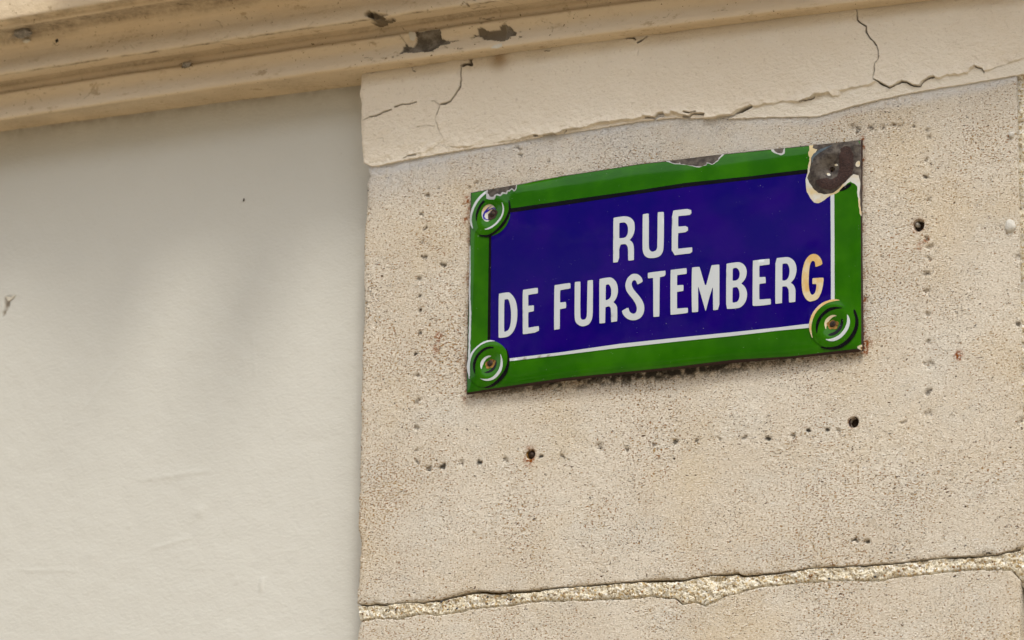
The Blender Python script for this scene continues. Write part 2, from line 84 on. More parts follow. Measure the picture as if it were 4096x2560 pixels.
('R',[(-.1181,3.2856),(-.1169,3.2871),(-.0987,3.2877),(-.0934,3.2867),(-.088,3.2829),(-.0836,3.2774),(-.0809,3.2709),(-.0797,3.2634),(-.08,3.2553),(-.082,3.2481),(-.0856,3.2424),(-.0894,3.2392),(-.0847,3.2354),(-.082,3.231),(-.0809,3.226),(-.0811,3.2028),(-.082,3.2021),(-.0926,3.2018),(-.0934,3.2026),(-.0937,3.2258),(-.0948,3.2296),(-.097,3.2322),(-.101,3.2325),(-.1046,3.2315),(-.1054,3.2304),(-.1059,3.2024),(-.1068,3.2019),(-.1165,3.2019),(-.1176,3.2029),(-.1178,3.2482)],[[(-.1048,3.2738),(-.1035,3.2744),(-.0988,3.2747),(-.0959,3.2711),(-.0936,3.2659),(-.093,3.2592),(-.0936,3.2527),(-.0953,3.2484),(-.0988,3.2456),(-.1042,3.2445),(-.105,3.2452),(-.1051,3.2631)]]),('S',[(-.029,3.271),(-.0299,3.2756),(-.0321,3.2804),(-.0361,3.2845),(-.0405,3.2871),(-.0466,3.2885),(-.0519,3.2879),(-.0563,3.2851),(-.0602,3.2816),(-.0632,3.2754),(-.0645,3.2698),(-.064,3.2632),(-.0614,3.2564),(-.0565,3.2493),(-.0508,3.2425),(-.0464,3.2363),(-.0424,3.2293),(-.0407,3.223),(-.041,3.2182),(-.0429,3.2139),(-.0473,3.2122),(-.0517,3.2139),(-.0552,3.2169),(-.0574,3.2217),(-.0582,3.226),(-.0705,3.2211),(-.0713,3.22),(-.0697,3.2149),(-.0657,3.2092),(-.0605,3.2046),(-.0552,3.2018),(-.0482,3.2002),(-.0412,3.2004),(-.0338,3.203),(-.029,3.2079),(-.0263,3.2149),(-.0257,3.2213),(-.0267,3.2279),(-.0298,3.2356),(-.035,3.2435),(-.0412,3.2508),(-.0473,3.258),(-.0504,3.2641),(-.0518,3.2691),(-.0509,3.2731),(-.0487,3.2758),(-.0461,3.2763),(-.043,3.2751),(-.0412,3.2712),(-.0401,3.2676),(-.0386,3.2674)],[]),('T',[(-.0186,3.2862),(-.0177,3.287),(.0158,3.2871),(.017,3.2861),(.0169,3.2767),(.0067,3.2761),(.0053,3.2754),(.0051,3.2422),(.0047,3.2022),(.0032,3.2017),(-.0064,3.2019),(-.0075,3.2027),(-.0074,3.2436),(-.0077,3.2753),(-.0089,3.2762),(-.0172,3.2762),(-.0185,3.2771)],[]),('E',[(.0273,3.2868),(.0291,3.287),(.0584,3.287),(.0594,3.2859),(.0596,3.2765),(.0584,3.2759),(.0412,3.2759),(.0404,3.2751),(.0403,3.2568),(.0413,3.2561),(.052,3.2559),(.0532,3.2547),(.0532,3.2452),(.052,3.2443),(.041,3.2441),(.0401,3.243),(.04,3.213),(.0411,3.2125),(.0609,3.2119),(.0619,3.2108),(.0619,3.203),(.0604,3.2022),(.0458,3.2019),(.0281,3.2022),(.0271,3.2029),(.0272,3.2505)],[]),('M',[(.0702,3.2865),(.0717,3.2868),(.0846,3.2864),(.0856,3.2852),(.0915,3.2652),(.0974,3.2461),(.1025,3.2632),(.1089,3.286),(.1102,3.2865),(.1238,3.2864),(.1246,3.2851),(.1246,3.2397),(.1242,3.2019),(.1129,3.2017),(.112,3.2026),(.1119,3.2435),(.1113,3.2448),(.1089,3.239),(.1041,3.225),(.0976,3.2025),(.0967,3.2026),(.0913,3.2216),(.0854,3.2416),(.0826,3.2504),(.0823,3.2444),(.0824,3.2026),(.0814,3.202),(.0711,3.2021),(.07,3.2031),(.0696,3.2458)],[]),('B',[(.1385,3.2856),(.1399,3.2862),(.15,3.2867),(.161,3.2867),(.1661,3.2855),(.172,3.2819),(.1762,3.2761),(.1783,3.2686),(.1778,3.2606),(.1753,3.2536),(.1715,3.2492),(.1669,3.2456),(.1719,3.2423),(.1761,3.2366),(.1786,3.2283),(.1788,3.221),(.1768,3.2132),(.1729,3.2068),(.1674,3.2022),(.1615,3.2004),(.1438,3.2007),(.1379,3.2019),(.138,3.2383)],[[(.1509,3.2761),(.1572,3.2768),(.161,3.2742),(.164,3.2694),(.1649,3.2644),(.164,3.2581),(.1614,3.2543),(.1576,3.2525),(.1513,3.2526),(.1505,3.2535),(.1506,3.2692)],[(.1506,3.2397),(.1521,3.2402),(.1584,3.2403),(.1609,3.2382),(.1634,3.2331),(.1644,3.2258),(.1638,3.2194),(.1616,3.2144),(.1582,3.2117),(.1511,3.2117),(.1501,3.2124),(.1502,3.2289)]]),
('E',[(.1904,3.286),(.1914,3.2864),(.2223,3.2865),(.2228,3.2854),(.2229,3.2761),(.2219,3.2755),(.2039,3.2754),(.2028,3.2747),(.2027,3.2545),(.2039,3.2536),(.2139,3.2533),(.2148,3.2522),(.2153,3.2423),(.2143,3.2414),(.2038,3.2413),(.2026,3.2404),(.2025,3.213),(.2032,3.2118),(.2236,3.2114),(.2248,3.2104),(.2248,3.2016),(.2235,3.2007),(.2077,3.2004),(.1931,3.201),(.1901,3.2018),(.1894,3.2033),(.19,3.2514)],[]),('R',[(.2345,3.286),(.2448,3.2861),(.2572,3.2859),(.2622,3.2842),(.268,3.2798),(.2721,3.2741),(.2745,3.2666),(.2748,3.2585),(.2732,3.2507),(.2707,3.2445),(.267,3.2401),(.2633,3.2368),(.2669,3.2345),(.2702,3.2301),(.272,3.2251),(.2726,3.2203),(.2722,3.2011),(.2712,3.2006),(.2609,3.2005),(.2599,3.2016),(.2598,3.2216),(.2586,3.2265),(.2562,3.2301),(.2537,3.2314),(.2479,3.2316),(.2469,3.2309),(.2464,3.2018),(.2456,3.201),(.2344,3.2008),(.2335,3.2017),(.234,3.2467)],[[(.2475,3.2739),(.2489,3.2743),(.2551,3.2744),(.258,3.2724),(.2605,3.2673),(.2615,3.2607),(.2611,3.2535),(.2592,3.2473),(.2562,3.2436),(.2529,3.2423),(.248,3.2427),(.2472,3.2437),(.2473,3.2614)]]),('G',[(.3242,3.2646),(.3234,3.2712),(.3206,3.2775),(.3165,3.2827),(.3116,3.2857),(.3067,3.2865),(.3009,3.2852),(.2943,3.2798),(.2894,3.2707),(.2865,3.2597),(.2849,3.2478),(.2845,3.235),(.2852,3.223),(.287,3.214),(.2907,3.2064),(.2947,3.2012),(.2996,3.1982),(.3046,3.1986),(.312,3.1999),(.3169,3.2037),(.3206,3.2105),(.3231,3.2175),(.3248,3.2245),(.3261,3.2332),(.3264,3.2392),(.3245,3.2404),(.3065,3.241),(.3053,3.2405),(.305,3.2309),(.306,3.2303),(.3118,3.2297),(.3128,3.2285),(.3126,3.2234),(.3113,3.2167),(.3088,3.2118),(.3055,3.2101),(.303,3.2106),(.3006,3.2142),(.2986,3.2208),(.2978,3.2297),(.2981,3.2449),(.299,3.2576),(.3009,3.2679),(.3034,3.2728),(.3067,3.2737),(.3091,3.2722),(.3107,3.2685),(.3109,3.262),(.3123,3.2617)],[])],
'line_bottom':[(-.3133,3.1573),(-.1939,3.1568),(-.0771,3.1592),(.0372,3.1582),(.1493,3.157),(.2375,3.1567),(.2973,3.1576),(.3063,3.1577),(.3063,3.1501),(.2972,3.1499),(.2374,3.1508),(.1492,3.15),(.0371,3.1512),(-.0772,3.1518),(-.1939,3.1514),(-.3132,3.1519)],
'line_left':[(-.3556,3.4121),(-.355,3.3417),(-.3546,3.2865),(-.354,3.1987),(-.3537,3.1841),(-.348,3.1834),(-.3478,3.198),(-.3488,3.2857),(-.3497,3.341),(-.3507,3.4114)],
'line_right':[(.3397,3.4054),(.3403,3.3129),(.3401,3.1934),(.3469,3.1927),(.3471,3.3122),(.3469,3.4045)],
'line_top':[(-.3399,3.4494),(-.3094,3.4493),(-.183,3.4495),(-.0421,3.4496),(.0537,3.4516),(.1854,3.4482),(.2959,3.4481),(.3178,3.448),(.3178,3.4401),(.296,3.4402),(.1855,3.4417),(.054,3.4435),(-.0418,3.4425),(-.1827,3.4409),(-.3091,3.4411),(-.3397,3.4411)],
'lip':[(-1.4696,3.7737),(-1.077,3.7721),(-.8568,3.7784),(-.6344,3.7733),(-.4603,3.7631),(-.274,3.7609),(-.1521,3.7576),(.0122,3.7574),(.2539,3.7507),(.4015,3.7478)],
'nest':(-1.3584,3.9142),
'nest2':(-1.3651,3.9059),
'patches':[[(-.5138,3.8273),(-.5046,3.8217),(-.4938,3.8227),(-.483,3.8236),(-.4685,3.8223),(-.4614,3.8238),(-.4584,3.8141),(-.46,3.8051),(-.4464,3.8007),(-.44,3.7955),(-.4444,3.792),(-.4588,3.7941),(-.4659,3.7909),(-.4658,3.7859),(-.4765,3.7833),(-.4737,3.7787),(-.4899,3.7802),(-.5035,3.783),(-.5179,3.7825),(-.5271,3.7855),(-.547,3.7859),(-.5516,3.7857),(-.5454,3.7915),(-.5448,3.8041),(-.5402,3.8017),(-.5377,3.8072),(-.5311,3.7996),(-.522,3.7991),(-.5159,3.8058),(-.5116,3.8127),(-.5136,3.8222)],[(-.391,3.8043),(-.3803,3.8035),(-.3796,3.8126),(-.3716,3.8122),(-.3555,3.8057),(-.3324,3.8048),(-.3316,3.8105),(-.3184,3.8102),(-.3157,3.8082),(-.3076,3.8036),(-.3049,3.7983),(-.2987,3.7965),(-.2985,3.7882),(-.3108,3.7883),(-.3133,3.7812),(-.3195,3.778),(-.3247,3.7754),(-.3461,3.7835),(-.3676,3.79),(-.3703,3.7946),(-.3785,3.7999),(-.3892,3.8015)],[(-.291,3.7843),(-.2843,3.782),(-.2874,3.7783),(-.2895,3.7803)]],
'pebbles':[(-.4476,2.7109,.00324,2),(-.3514,2.7126,.00252,2),(-.3035,2.7215,.00216,1),(-.15,2.6943,.00252,3),(-.1943,2.7074,.00216,0),(.0431,2.689,.00324,3),(.0356,2.7066,.00216,0),(-.3962,2.6963,.00216,1),(-.6146,2.7001,.00288,1),(-.594,2.7056,.00252,0),(-.6118,2.7135,.00216,3),(.0353,2.7078,.0018,1),(.042,2.6959,.0018,0),(.0426,2.6875,.00324,3),(.1509,2.7084,.0018,0),(.2999,2.7051,.00216,0),(.2902,2.7025,.0018,0),(.2653,2.6933,.00252,0),(.4325,2.6899,.00252,0),(.4596,2.696,.00216,0),(.4826,2.7034,.0018,0),(.5735,2.6876,.00216,0),(.6067,2.687,.00216,0),(.6385,2.69,.00324,3),(.5603,2.6951,.00252,1)],
'peel':[(-.644,3.5832),(-.5658,3.5806),(-.5529,3.587),(-.5344,3.5891),(-.5028,3.5904),(-.4739,3.6037),(-.4601,3.5948),(-.4136,3.5887),(-.3819,3.591),(-.3567,3.5896),(-.3066,3.5889),(-.2802,3.5913),(-.2537,3.5898),(-.2247,3.5884),(-.2106,3.5919),(-.1964,3.5945),(-.1603,3.594),(-.1343,3.5984),(-.1062,3.5971),(-.0896,3.5978),(-.0591,3.5951),(-.0406,3.5985),(-.0215,3.5944),(-.0051,3.5975),(.0133,3.595),(.0179,3.5998),(.0363,3.5919),(.0506,3.5865),(.0598,3.5911),(.0806,3.5868),(.0827,3.5778),(.108,3.5768),(.1358,3.5774),(.1448,3.5839),(.1744,3.5904),(.1859,3.586),(.1995,3.5875),(.2019,3.5905),(.2234,3.5866),(.2364,3.5901),(.2751,3.5843),(.2944,3.5883),(.3048,3.5931),(.3304,3.5939),(.3387,3.5856),(.3515,3.5847),(.354,3.5935),(.3834,3.5966),(.4151,3.5983),(.4215,3.6013),(.4278,3.6027),(.437,3.5943),(.4467,3.5887),(.4583,3.5894),(.4709,3.5962),(.482,3.5927),(.4935,3.5859),(.508,3.5815),(.5157,3.5913),(.5259,3.5946),(.5365,3.5969),(.5445,3.5896),(.5614,3.5963),(.5819,3.5924),(.6005,3.595),(.613,3.6055),(.6313,3.5925),(.6641,3.5982),(.709,3.6077),(.8506,3.613)],
'plaster_bottom':[(-.6439,3.5869),(-.6253,3.5778),(-.608,3.5764),(-.568,3.5796),(-.487,3.583),(-.3979,3.5854),(-.3422,3.5849),(-.2457,3.5889),(-.1504,3.5885),(-.0563,3.5913),(.0233,3.5882),(.0788,3.5795),(.143,3.5698),(.2252,3.5621),(.3074,3.5515),(.3712,3.5614),(.4344,3.5683),(.5178,3.5729),(.6213,3.5749),(.7027,3.5775),(.8486,3.5843)],
'plaster_left':[(-.6499,3.7946),(-.6494,3.7785),(-.6526,3.7629),(-.6551,3.7286),(-.6504,3.7104),(-.6503,3.6732),(-.6475,3.6359),(-.6437,3.6018),(-.6404,3.5847)],
'plugs':[(.6799,3.468,.005719999999999999),(.6749,3.2993,.011439999999999999)],
'rust':[(-.4137,3.4841,.0052,.9),(-.4159,3.4448,.004679999999999999,.8),(-.4036,3.111,.0052,.5),(.3947,3.4819,.004679999999999999,1),(.3946,3.4582,.00416,.8),(.3943,3.4962,.00416,.9),(.3965,3.1955,.00416,.9),(.3969,3.1723,.0036399999999999996,.7),(.3975,3.1144,.00832,1),(.396,3.1031,.006239999999999999,.9),(.3952,3.1355,.00416,.8),(.5754,3.0736,.006239999999999999,1),(-.4676,3.22,.0052,.9),(-.2707,2.9678,.00832,1),(-.2689,2.9829,.0067599999999999995,.5),(.3747,2.9676,.0052,.4),(.4071,3.1157,.004679999999999999,.5),(-.4085,3.0922,.0052,.4),(.504,3.2828,.0052,.5),(.5165,3.2929,.004679999999999999,.8),(-.4724,3.1983,.0052,.5),(-.4722,3.1934,.00416,.6)],
'screws':[(-.3507,3.4442),(-.3488,3.1534),(.3417,3.1529),(.3411,3.443)],
'sign_bottom':[(-.3999,3.0996),(-.3048,3.1017),(-.1943,3.1035),(-.078,3.1037),(.0361,3.1017),(.1482,3.1021),(.2584,3.099),(.3309,3.0987),(.3983,3.0985)],
'sign_left':[(-.4009,3.4942),(-.4003,3.3662),(-.4008,3.2557),(-.401,3.146),(-.3999,3.0996)],
'sign_right':[(.3986,3.4931),(.3973,3.3776),(.3971,3.2718),(.398,3.1667),(.3983,3.0985)],
'sign_top':[(-.4009,3.4942),(-.3658,3.4954),(-.3009,3.4967),(-.201,3.5012),(-.1221,3.5018),(-.0442,3.5033),(.0137,3.5016),(.1278,3.5003),(.2215,3.4974),(.3321,3.4942),(.3986,3.4931)],
'stain':(-.3492,3.7576),
'stone_left':[(-.6319,3.5922),(-.6313,3.5739),(-.6285,3.5617),(-.6342,3.545),(-.633,3.5076),(-.6345,3.4726),(-.6354,3.4382),(-.6361,3.4034),(-.6353,3.3573),(-.6326,3.3224),(-.6328,3.2653),(-.6338,3.23),(-.634,3.1846),(-.6329,3.1501),(-.6327,3.105),(-.6312,3.0595),(-.6312,3.0144),(-.6313,2.9853),(-.6314,2.9474),(-.63,2.8634),(-.6239,2.8418),(-.6231,2.8168),(-.6271,2.8066),(-.6243,2.7939),(-.6269,2.7688),(-.6291,2.7485),(-.6282,2.7213),(-.6249,2.7063),(-.6207,2.6853),(-.626,2.667),(-.6249,2.6333)],
'swirl_tl':[(-.3507,3.461),(-.3598,3.458),(-.3676,3.4507),(-.3706,3.4438),(-.3684,3.4362),(-.3614,3.4331),(-.3562,3.434),(-.3551,3.437),(-.3569,3.4378),(-.3591,3.4349),(-.3637,3.4361),(-.3673,3.4413),(-.3658,3.4473),(-.3584,3.4515),(-.3539,3.4541),(-.3471,3.4552),(-.3446,3.4507),(-.3433,3.4526),(-.346,3.4567),(-.3517,3.4564),(-.3574,3.4545),(-.3619,3.4531),(-.3575,3.4577)],
'tr_arc':[(.3548,3.3983),(.3662,3.4083),(.3809,3.4127),(.3764,3.4049),(.3673,3.4003)],
'tr_halo':[(.3019,3.4691),(.3064,3.4765),(.3202,3.4839),(.3433,3.4896),(.3295,3.4816),(.3157,3.4754),(.3065,3.4685),(.3043,3.4585)],
'tr_marks':[[(.3867,3.4442),(.389,3.4518),(.3953,3.4533),(.3949,3.4432),(.3912,3.4408)],[(.3308,3.4361),(.3354,3.4372),(.3394,3.4333),(.3383,3.4309),(.3343,3.4311)],[(.3457,3.4513),(.3497,3.4525),(.3531,3.451),(.3537,3.4481),(.348,3.4482)]],
'tr_rust':[(.3582,3.4781),(.3662,3.4839),(.3777,3.4802),(.3834,3.4649),(.3844,3.4422),(.3799,3.4292),(.3685,3.4159),(.3537,3.4063),(.3389,3.4041),(.3252,3.4073),(.316,3.4163),(.3126,3.4235),(.3229,3.4268),(.332,3.428),(.3412,3.4224),(.3526,3.4279),(.356,3.4421),(.356,3.4648),(.3605,3.4733)],
'under':[(-.4073,3.1008),(-.3133,3.1032),(-.2036,3.1053),(-.0876,3.1052),(.0268,3.1033),(.1396,3.1042),(.2509,3.1013),(.3606,3.1005),(.3932,3.0994)],
'wallchip':(-1.4978,3.4138),
'web':(-1.0281,3.8295),
'edge_glint_wear':[(-.4,3.3884),(-.3975,3.3881),(-.3954,3.336),(-.3951,3.2917),(-.3917,3.2545),(-.3916,3.2142),(-.3926,3.1888),(-.391,3.1521),(-.392,3.1286),(-.3945,3.1288),(-.3965,3.1637),(-.3966,3.2002),(-.3967,3.2552),(-.3986,3.2995),(-.3989,3.3438)]}

# ---------------------------------------------------------------- helpers
def interp(poly, axis=0):
    p = np.array(sorted(poly, key=lambda q: q[axis]))
    return lambda v: np.interp(v, p[:, axis], p[:, 1 - axis])

def tag(o, label=None, cat=None, group=None, kind=None):
    if label: o["label"] = label
    if cat: o["category"] = cat
    if group: o["group"] = group
    if kind: o["kind"] = kind
    return o

def link(name, me, mat=None, parent=None):
    o = bpy.data.objects.new(name, me)
    col.objects.link(o)
    if mat: me.materials.append(mat)
    if parent: o.parent = parent
    return o

def raw_mesh(name, v, quads=None, tris=None, smooth=True):
    """numpy vertices + faces -> mesh"""
    me = bpy.data.meshes.new(name)
    v = np.ascontiguousarray(v, dtype=np.float32)
    me.vertices.add(len(v))
    me.vertices.foreach_set("co", v.ravel())
    loops, starts, n0 = [], [], 0
    if quads is not None and len(quads):
        q = np.asarray(quads, dtype=np.int32)
        loops.append(q.ravel()); starts.append(np.arange(len(q)) * 4); n0 = len(q) * 4
    if tris is not None and len(tris):
        t = np.asarray(tris, dtype=np.int32)
        loops.append(t.ravel()); starts.append(n0 + np.arange(len(t)) * 3)
    loops = np.concatenate(loops); starts = np.concatenate(starts).astype(np.int32)
    me.loops.add(len(loops)); me.loops.foreach_set("vertex_index", loops)
    me.polygons.add(len(starts)); me.polygons.foreach_set("loop_start", starts)
    me.polygons.foreach_set("use_smooth", np.full(len(starts), smooth))
    me.update(calc_edges=True)
    me.validate()
    return me

def attr(me, name, rgb):
    a = me.attributes.new(name, 'FLOAT_COLOR', 'POINT')
    d = np.ones((len(rgb), 4), dtype=np.float32)
    d[:, :rgb.shape[1]] = rgb
    a.data.foreach_set("color", d.ravel())

def grid_quads(nr, nc, flip=False):
    i = np.arange(nr * nc).reshape(nr, nc)
    q = np.stack([i[:-1, :-1], i[:-1, 1:], i[1:, 1:], i[1:, :-1]], -1).reshape(-1, 4)
    return q[:, ::-1] if flip else q

def blur(a, n):
    for _ in range(3):
        for ax in (0, 1):
            k = np.ones(n) / n
            a = np.apply_along_axis(lambda r: np.convolve(np.pad(r, n, mode='edge'), k, 'same')[n:-n], ax, a)
    return a

def lattice(x, z, cell, seed=0):
    """smooth value noise in -1..1 at world x,z"""
    r = np.random.default_rng(seed).uniform(-1, 1, (256, 256))
    u, w = x / cell + 1000, z / cell + 1000
    iu, iw = np.floor(u).astype(int), np.floor(w).astype(int)
    fu, fw = u - iu, w - iw
    fu, fw = fu * fu * (3 - 2 * fu), fw * fw * (3 - 2 * fw)
    g = lambda a, b: r[a % 256, b % 256]
    return (g(iu, iw) * (1 - fu) * (1 - fw) + g(iu + 1, iw) * fu * (1 - fw)
            + g(iu, iw + 1) * (1 - fu) * fw + g(iu + 1, iw + 1) * fu * fw)

def fbm(x, z, cell, octs=3, seed=0):
    s, a, t = 0, 1.0, 0
    for k in range(octs):
        s = s + a * lattice(x, z, cell / 2 ** k, seed + k * 13); t += a; a *= .5
    return s / t

def seg_dist(x, z, poly, reach):
    """distance of every point to a polyline, only worked out within reach"""
    d = np.full(x.shape, 9.0)
    for (x0, z0), (x1, z1) in zip(poly[:-1], poly[1:]):
        m = ((x > min(x0, x1) - reach) & (x < max(x0, x1) + reach)
             & (z > min(z0, z1) - reach) & (z < max(z0, z1) + reach))
        if not m.any(): continue
        dx, dz = x1 - x0, z1 - z0
        px, pz = x[m] - x0, z[m] - z0
        t = np.clip((px * dx + pz * dz) / (dx * dx + dz * dz + 1e-12), 0, 1)
        d[m] = np.minimum(d[m], np.hypot(px - t * dx, pz - t * dz))
    return d

def in_poly(x, z, poly):
    x = np.asarray(x); z = np.asarray(z)
    c = np.zeros(x.shape, bool)
    n = len(poly)
    for i in range(n):
        x0, z0 = poly[i]; x1, z1 = poly[(i + 1) % n]
        if z0 == z1: continue
        m = (z0 > z) != (z1 > z)
        c ^= m & (x < (x1 - x0) * (z - z0) / (z1 - z0) + x0)
    return c

def sm(a, b, v):
    t = np.clip((v - a) / (b - a), 0, 1)
    return t * t * (3 - 2 * t)

# ---------------------------------------------------------------- materials
ALB = .80            # overall paleness of every material (the exposure makes up for it)

class Mat:
    def __init__(self, name, rough=.8, spec=.3):
        self.m = bpy.data.materials.new(name); self.m.use_nodes = True
        self.n = self.m.node_tree.nodes; self.l = self.m.node_tree.links
        self.b = self.n["Principled BSDF"]
        self.b.inputs["Roughness"].default_value = rough
        self.b.inputs["Specular IOR Level"].default_value = spec
        self.tc = self.n.new("ShaderNodeTexCoord").outputs["Object"]
    def vec(self, s):
        mp = self.n.new("ShaderNodeMapping"); mp.inputs["Scale"].default_value = s
        self.l.new(self.tc, mp.inputs["Vector"]); return mp.outputs[0]
    def noise(self, scale, detail=3, rough=.55, v=None, dist=0):
        t = self.n.new("ShaderNodeTexNoise")
        t.inputs["Scale"].default_value = scale; t.inputs["Detail"].default_value = detail
        t.inputs["Roughness"].default_value = rough; t.inputs["Distortion"].default_value = dist
        self.l.new(v or self.tc, t.inputs["Vector"]); return t.outputs["Fac"]
    def voro(self, scale, v=None, out="Distance"):
        t = self.n.new("ShaderNodeTexVoronoi"); t.inputs["Scale"].default_value = scale
        self.l.new(v or self.tc, t.inputs["Vector"]); return t.outputs[out]
    def rng(self, f, a, b, lo=0., hi=1., smooth=True):
        t = self.n.new("ShaderNodeMapRange"); t.interpolation_type = 'SMOOTHSTEP' if smooth else 'LINEAR'
        for k, val in zip(("From Min", "From Max", "To Min", "To Max"), (a, b, lo, hi)):
            t.inputs[k].default_value = val
        self.l.new(f, t.inputs["Value"]); return t.outputs[0]
    def mth(self, op, a, b=None):
        t = self.n.new("ShaderNodeMath"); t.operation = op
        for i, s in enumerate((a, b)):
            if s is None: continue
            if isinstance(s, (int, float)): t.inputs[i].default_value = s
            else: self.l.new(s, t.inputs[i])
        return t.outputs[0]
    def mix(self, f, a, b):
        t = self.n.new("ShaderNodeMix"); t.data_type = 'RGBA'
        for s, i in ((f, 0), (a, 6), (b, 7)):
            if isinstance(s, (int, float)): t.inputs[i].default_value = s
            elif isinstance(s, tuple): t.inputs[i].default_value = (*[c * ALB for c in s], 1)
            else: self.l.new(s, t.inputs[i])
        return t.outputs[2]
    def at(self, name):
        t = self.n.new("ShaderNodeAttribute"); t.attribute_name = name
        s = self.n.new("ShaderNodeSeparateColor"); self.l.new(t.outputs["Color"], s.inputs[0])
        return s.outputs[0], s.outputs[1], s.outputs[2]
    def xyz(self):
        s = self.n.new("ShaderNodeSeparateXYZ"); self.l.new(self.tc, s.inputs[0]); return s.outputs
    def color(self, c):
        if isinstance(c, tuple): self.b.inputs["Base Color"].default_value = (*c, 1)
        else: self.l.new(c, self.b.inputs["Base Color"])
    def bump(self, h, dist, strength=1.0):
        t = self.n.new("ShaderNodeBump"); t.inputs["Distance"].default_value = dist
        t.inputs["Strength"].default_value = strength
        self.l.new(h, t.inputs["Height"])
        if self.b.inputs["Normal"].is_linked:
            self.l.new(self.b.inputs["Normal"].links[0].from_socket, t.inputs["Normal"])
        self.l.new(t.outputs[0], self.b.inputs["Normal"])
    def roughness(self, f): self.l.new(f, self.b.inputs["Roughness"])

def stone_material():
    m = Mat("limestone", .92, .2)
    base = m.mix(m.rng(m.noise(5, 3), .3, .7), (.74, .655, .525), (.80, .73, .61))
    cool = m.rng(m.noise(7, 3, v=m.vec((1, 1, 1.6))), .46, .70)
    base = m.mix(m.mth('MULTIPLY', cool, .5), base, (.72, .69, .61))
    grain = m.noise(360, 3, .65, v=m.vec((.75, 1, 1.3)))
    warm = m.rng(m.noise(3.4, 4, .6), .47, .66)
    base = m.mix(m.mth('MULTIPLY', warm, .8), base, (.74, .625, .45))
    base = m.mix(m.rng(grain, .51, .70), base, (.96, .92, .83))
    base = m.mix(m.mth('MULTIPLY', m.rng(grain, .45, .32), .62), base, (.38, .295, .19))
    # ochre iron specks in drifts, small dark pores everywhere, a few larger holes
    drift = m.rng(m.noise(4.5, 4, .6), .38, .66, -.004, .056)
    left = m.rng(m.xyz()[0], -.30, -.62, 0, .03)
    tan = m.noise(300, 3, .6, v=m.vec((.7, 1, 1.25)))
    tanm = m.rng(m.mth('ADD', m.mth('ADD', tan, drift), left), .605, .66)
    base = m.mix(m.mth('MULTIPLY', tanm, .85), base, m.mix(m.rng(m.noise(60, 2), .4, .6), (.33, .14, .018), (.42, .24, .05)))
    pit = m.noise(330, 3, .6, v=m.vec((.7, 1, 1.3)))
    d2 = m.rng(m.noise(8, 4, .6), .4, .68, -.028, .016)
    pitm = m.rng(m.mth('ADD', pit, d2), .615, .665)
    base = m.mix(m.mth('MULTIPLY', pitm, .9), base, (.06, .045, .03))
    rare = m.noise(170, 3, .6, v=m.vec((.55, 1, 1.2)))
    rarem = m.rng(rare, .66, .69)
    base = m.mix(rarem, base, m.mix(m.rng(m.noise(30, 1), .45, .55), (.10, .04, .012), (.05, .038, .026)))
    shell = m.rng(m.noise(95, 1, .4, v=m.vec((.55, 1, 1.5))), .74, .76)
    base = m.mix(m.mth('MULTIPLY', shell, .6), base, (.78, .76, .71))
    dirt, rust, white = m.at("marks")
    grit = m.rng(m.noise(260, 3, .65), .40, .58)
    base = m.mix(m.mth('MULTIPLY', white, m.rng(m.noise(70, 4, .6), .3, .55, .5, 1)), base, (.74, .74, .735))
    base = m.mix(m.mth('MULTIPLY', rust, m.rng(m.noise(200, 3), .38, .56)), base, (.30, .085, .010))
    base = m.mix(m.mth('MULTIPLY', dirt, m.rng(m.mth('ADD', dirt, m.mth('MULTIPLY', grit, .5)), .42, .95)), base, (.032, .031, .026))
    m.color(base)
    h = m.mth('ADD', m.mth('MULTIPLY', grain, 1.0), m.mth('MULTIPLY', m.noise(900, 2), .3))
    h = m.mth('SUBTRACT', h, m.mth('MULTIPLY', pitm, .5))
    h = m.mth('SUBTRACT', h, m.mth('MULTIPLY', tanm, .3))
    h = m.mth('SUBTRACT', h, m.mth('MULTIPLY', rarem, .9))
    m.bump(h, .0028, 1.0)
    return m.m

def plaster_material():
    m = Mat("painted_plaster", .75, .3)
    base = m.mix(m.rng(m.noise(4, 3), .3, .7), (.86, .77, .625), (.90, .82, .68))
    base = m.mix(m.mth('MULTIPLY', m.rng(m.noise(160, 3), .60, .72), .35), base, (.50, .40, .29))
    dirt, stain, bare = m.at("marks")
    base = m.mix(m.mth('MULTIPLY', stain, .75), base, (.34, .20, .07))
    base = m.mix(m.mth('MULTIPLY', bare, .9), base, (.84, .775, .65))
    base = m.mix(dirt, base, (.10, .075, .048))
    m.color(base)
    h = m.mth('ADD', m.noise(140, 3, .6, v=m.vec((.8, 1, 1.15))), m.mth('MULTIPLY', m.noise(420, 2), .4))
    m.bump(h, .0035, .95)
    return m.m

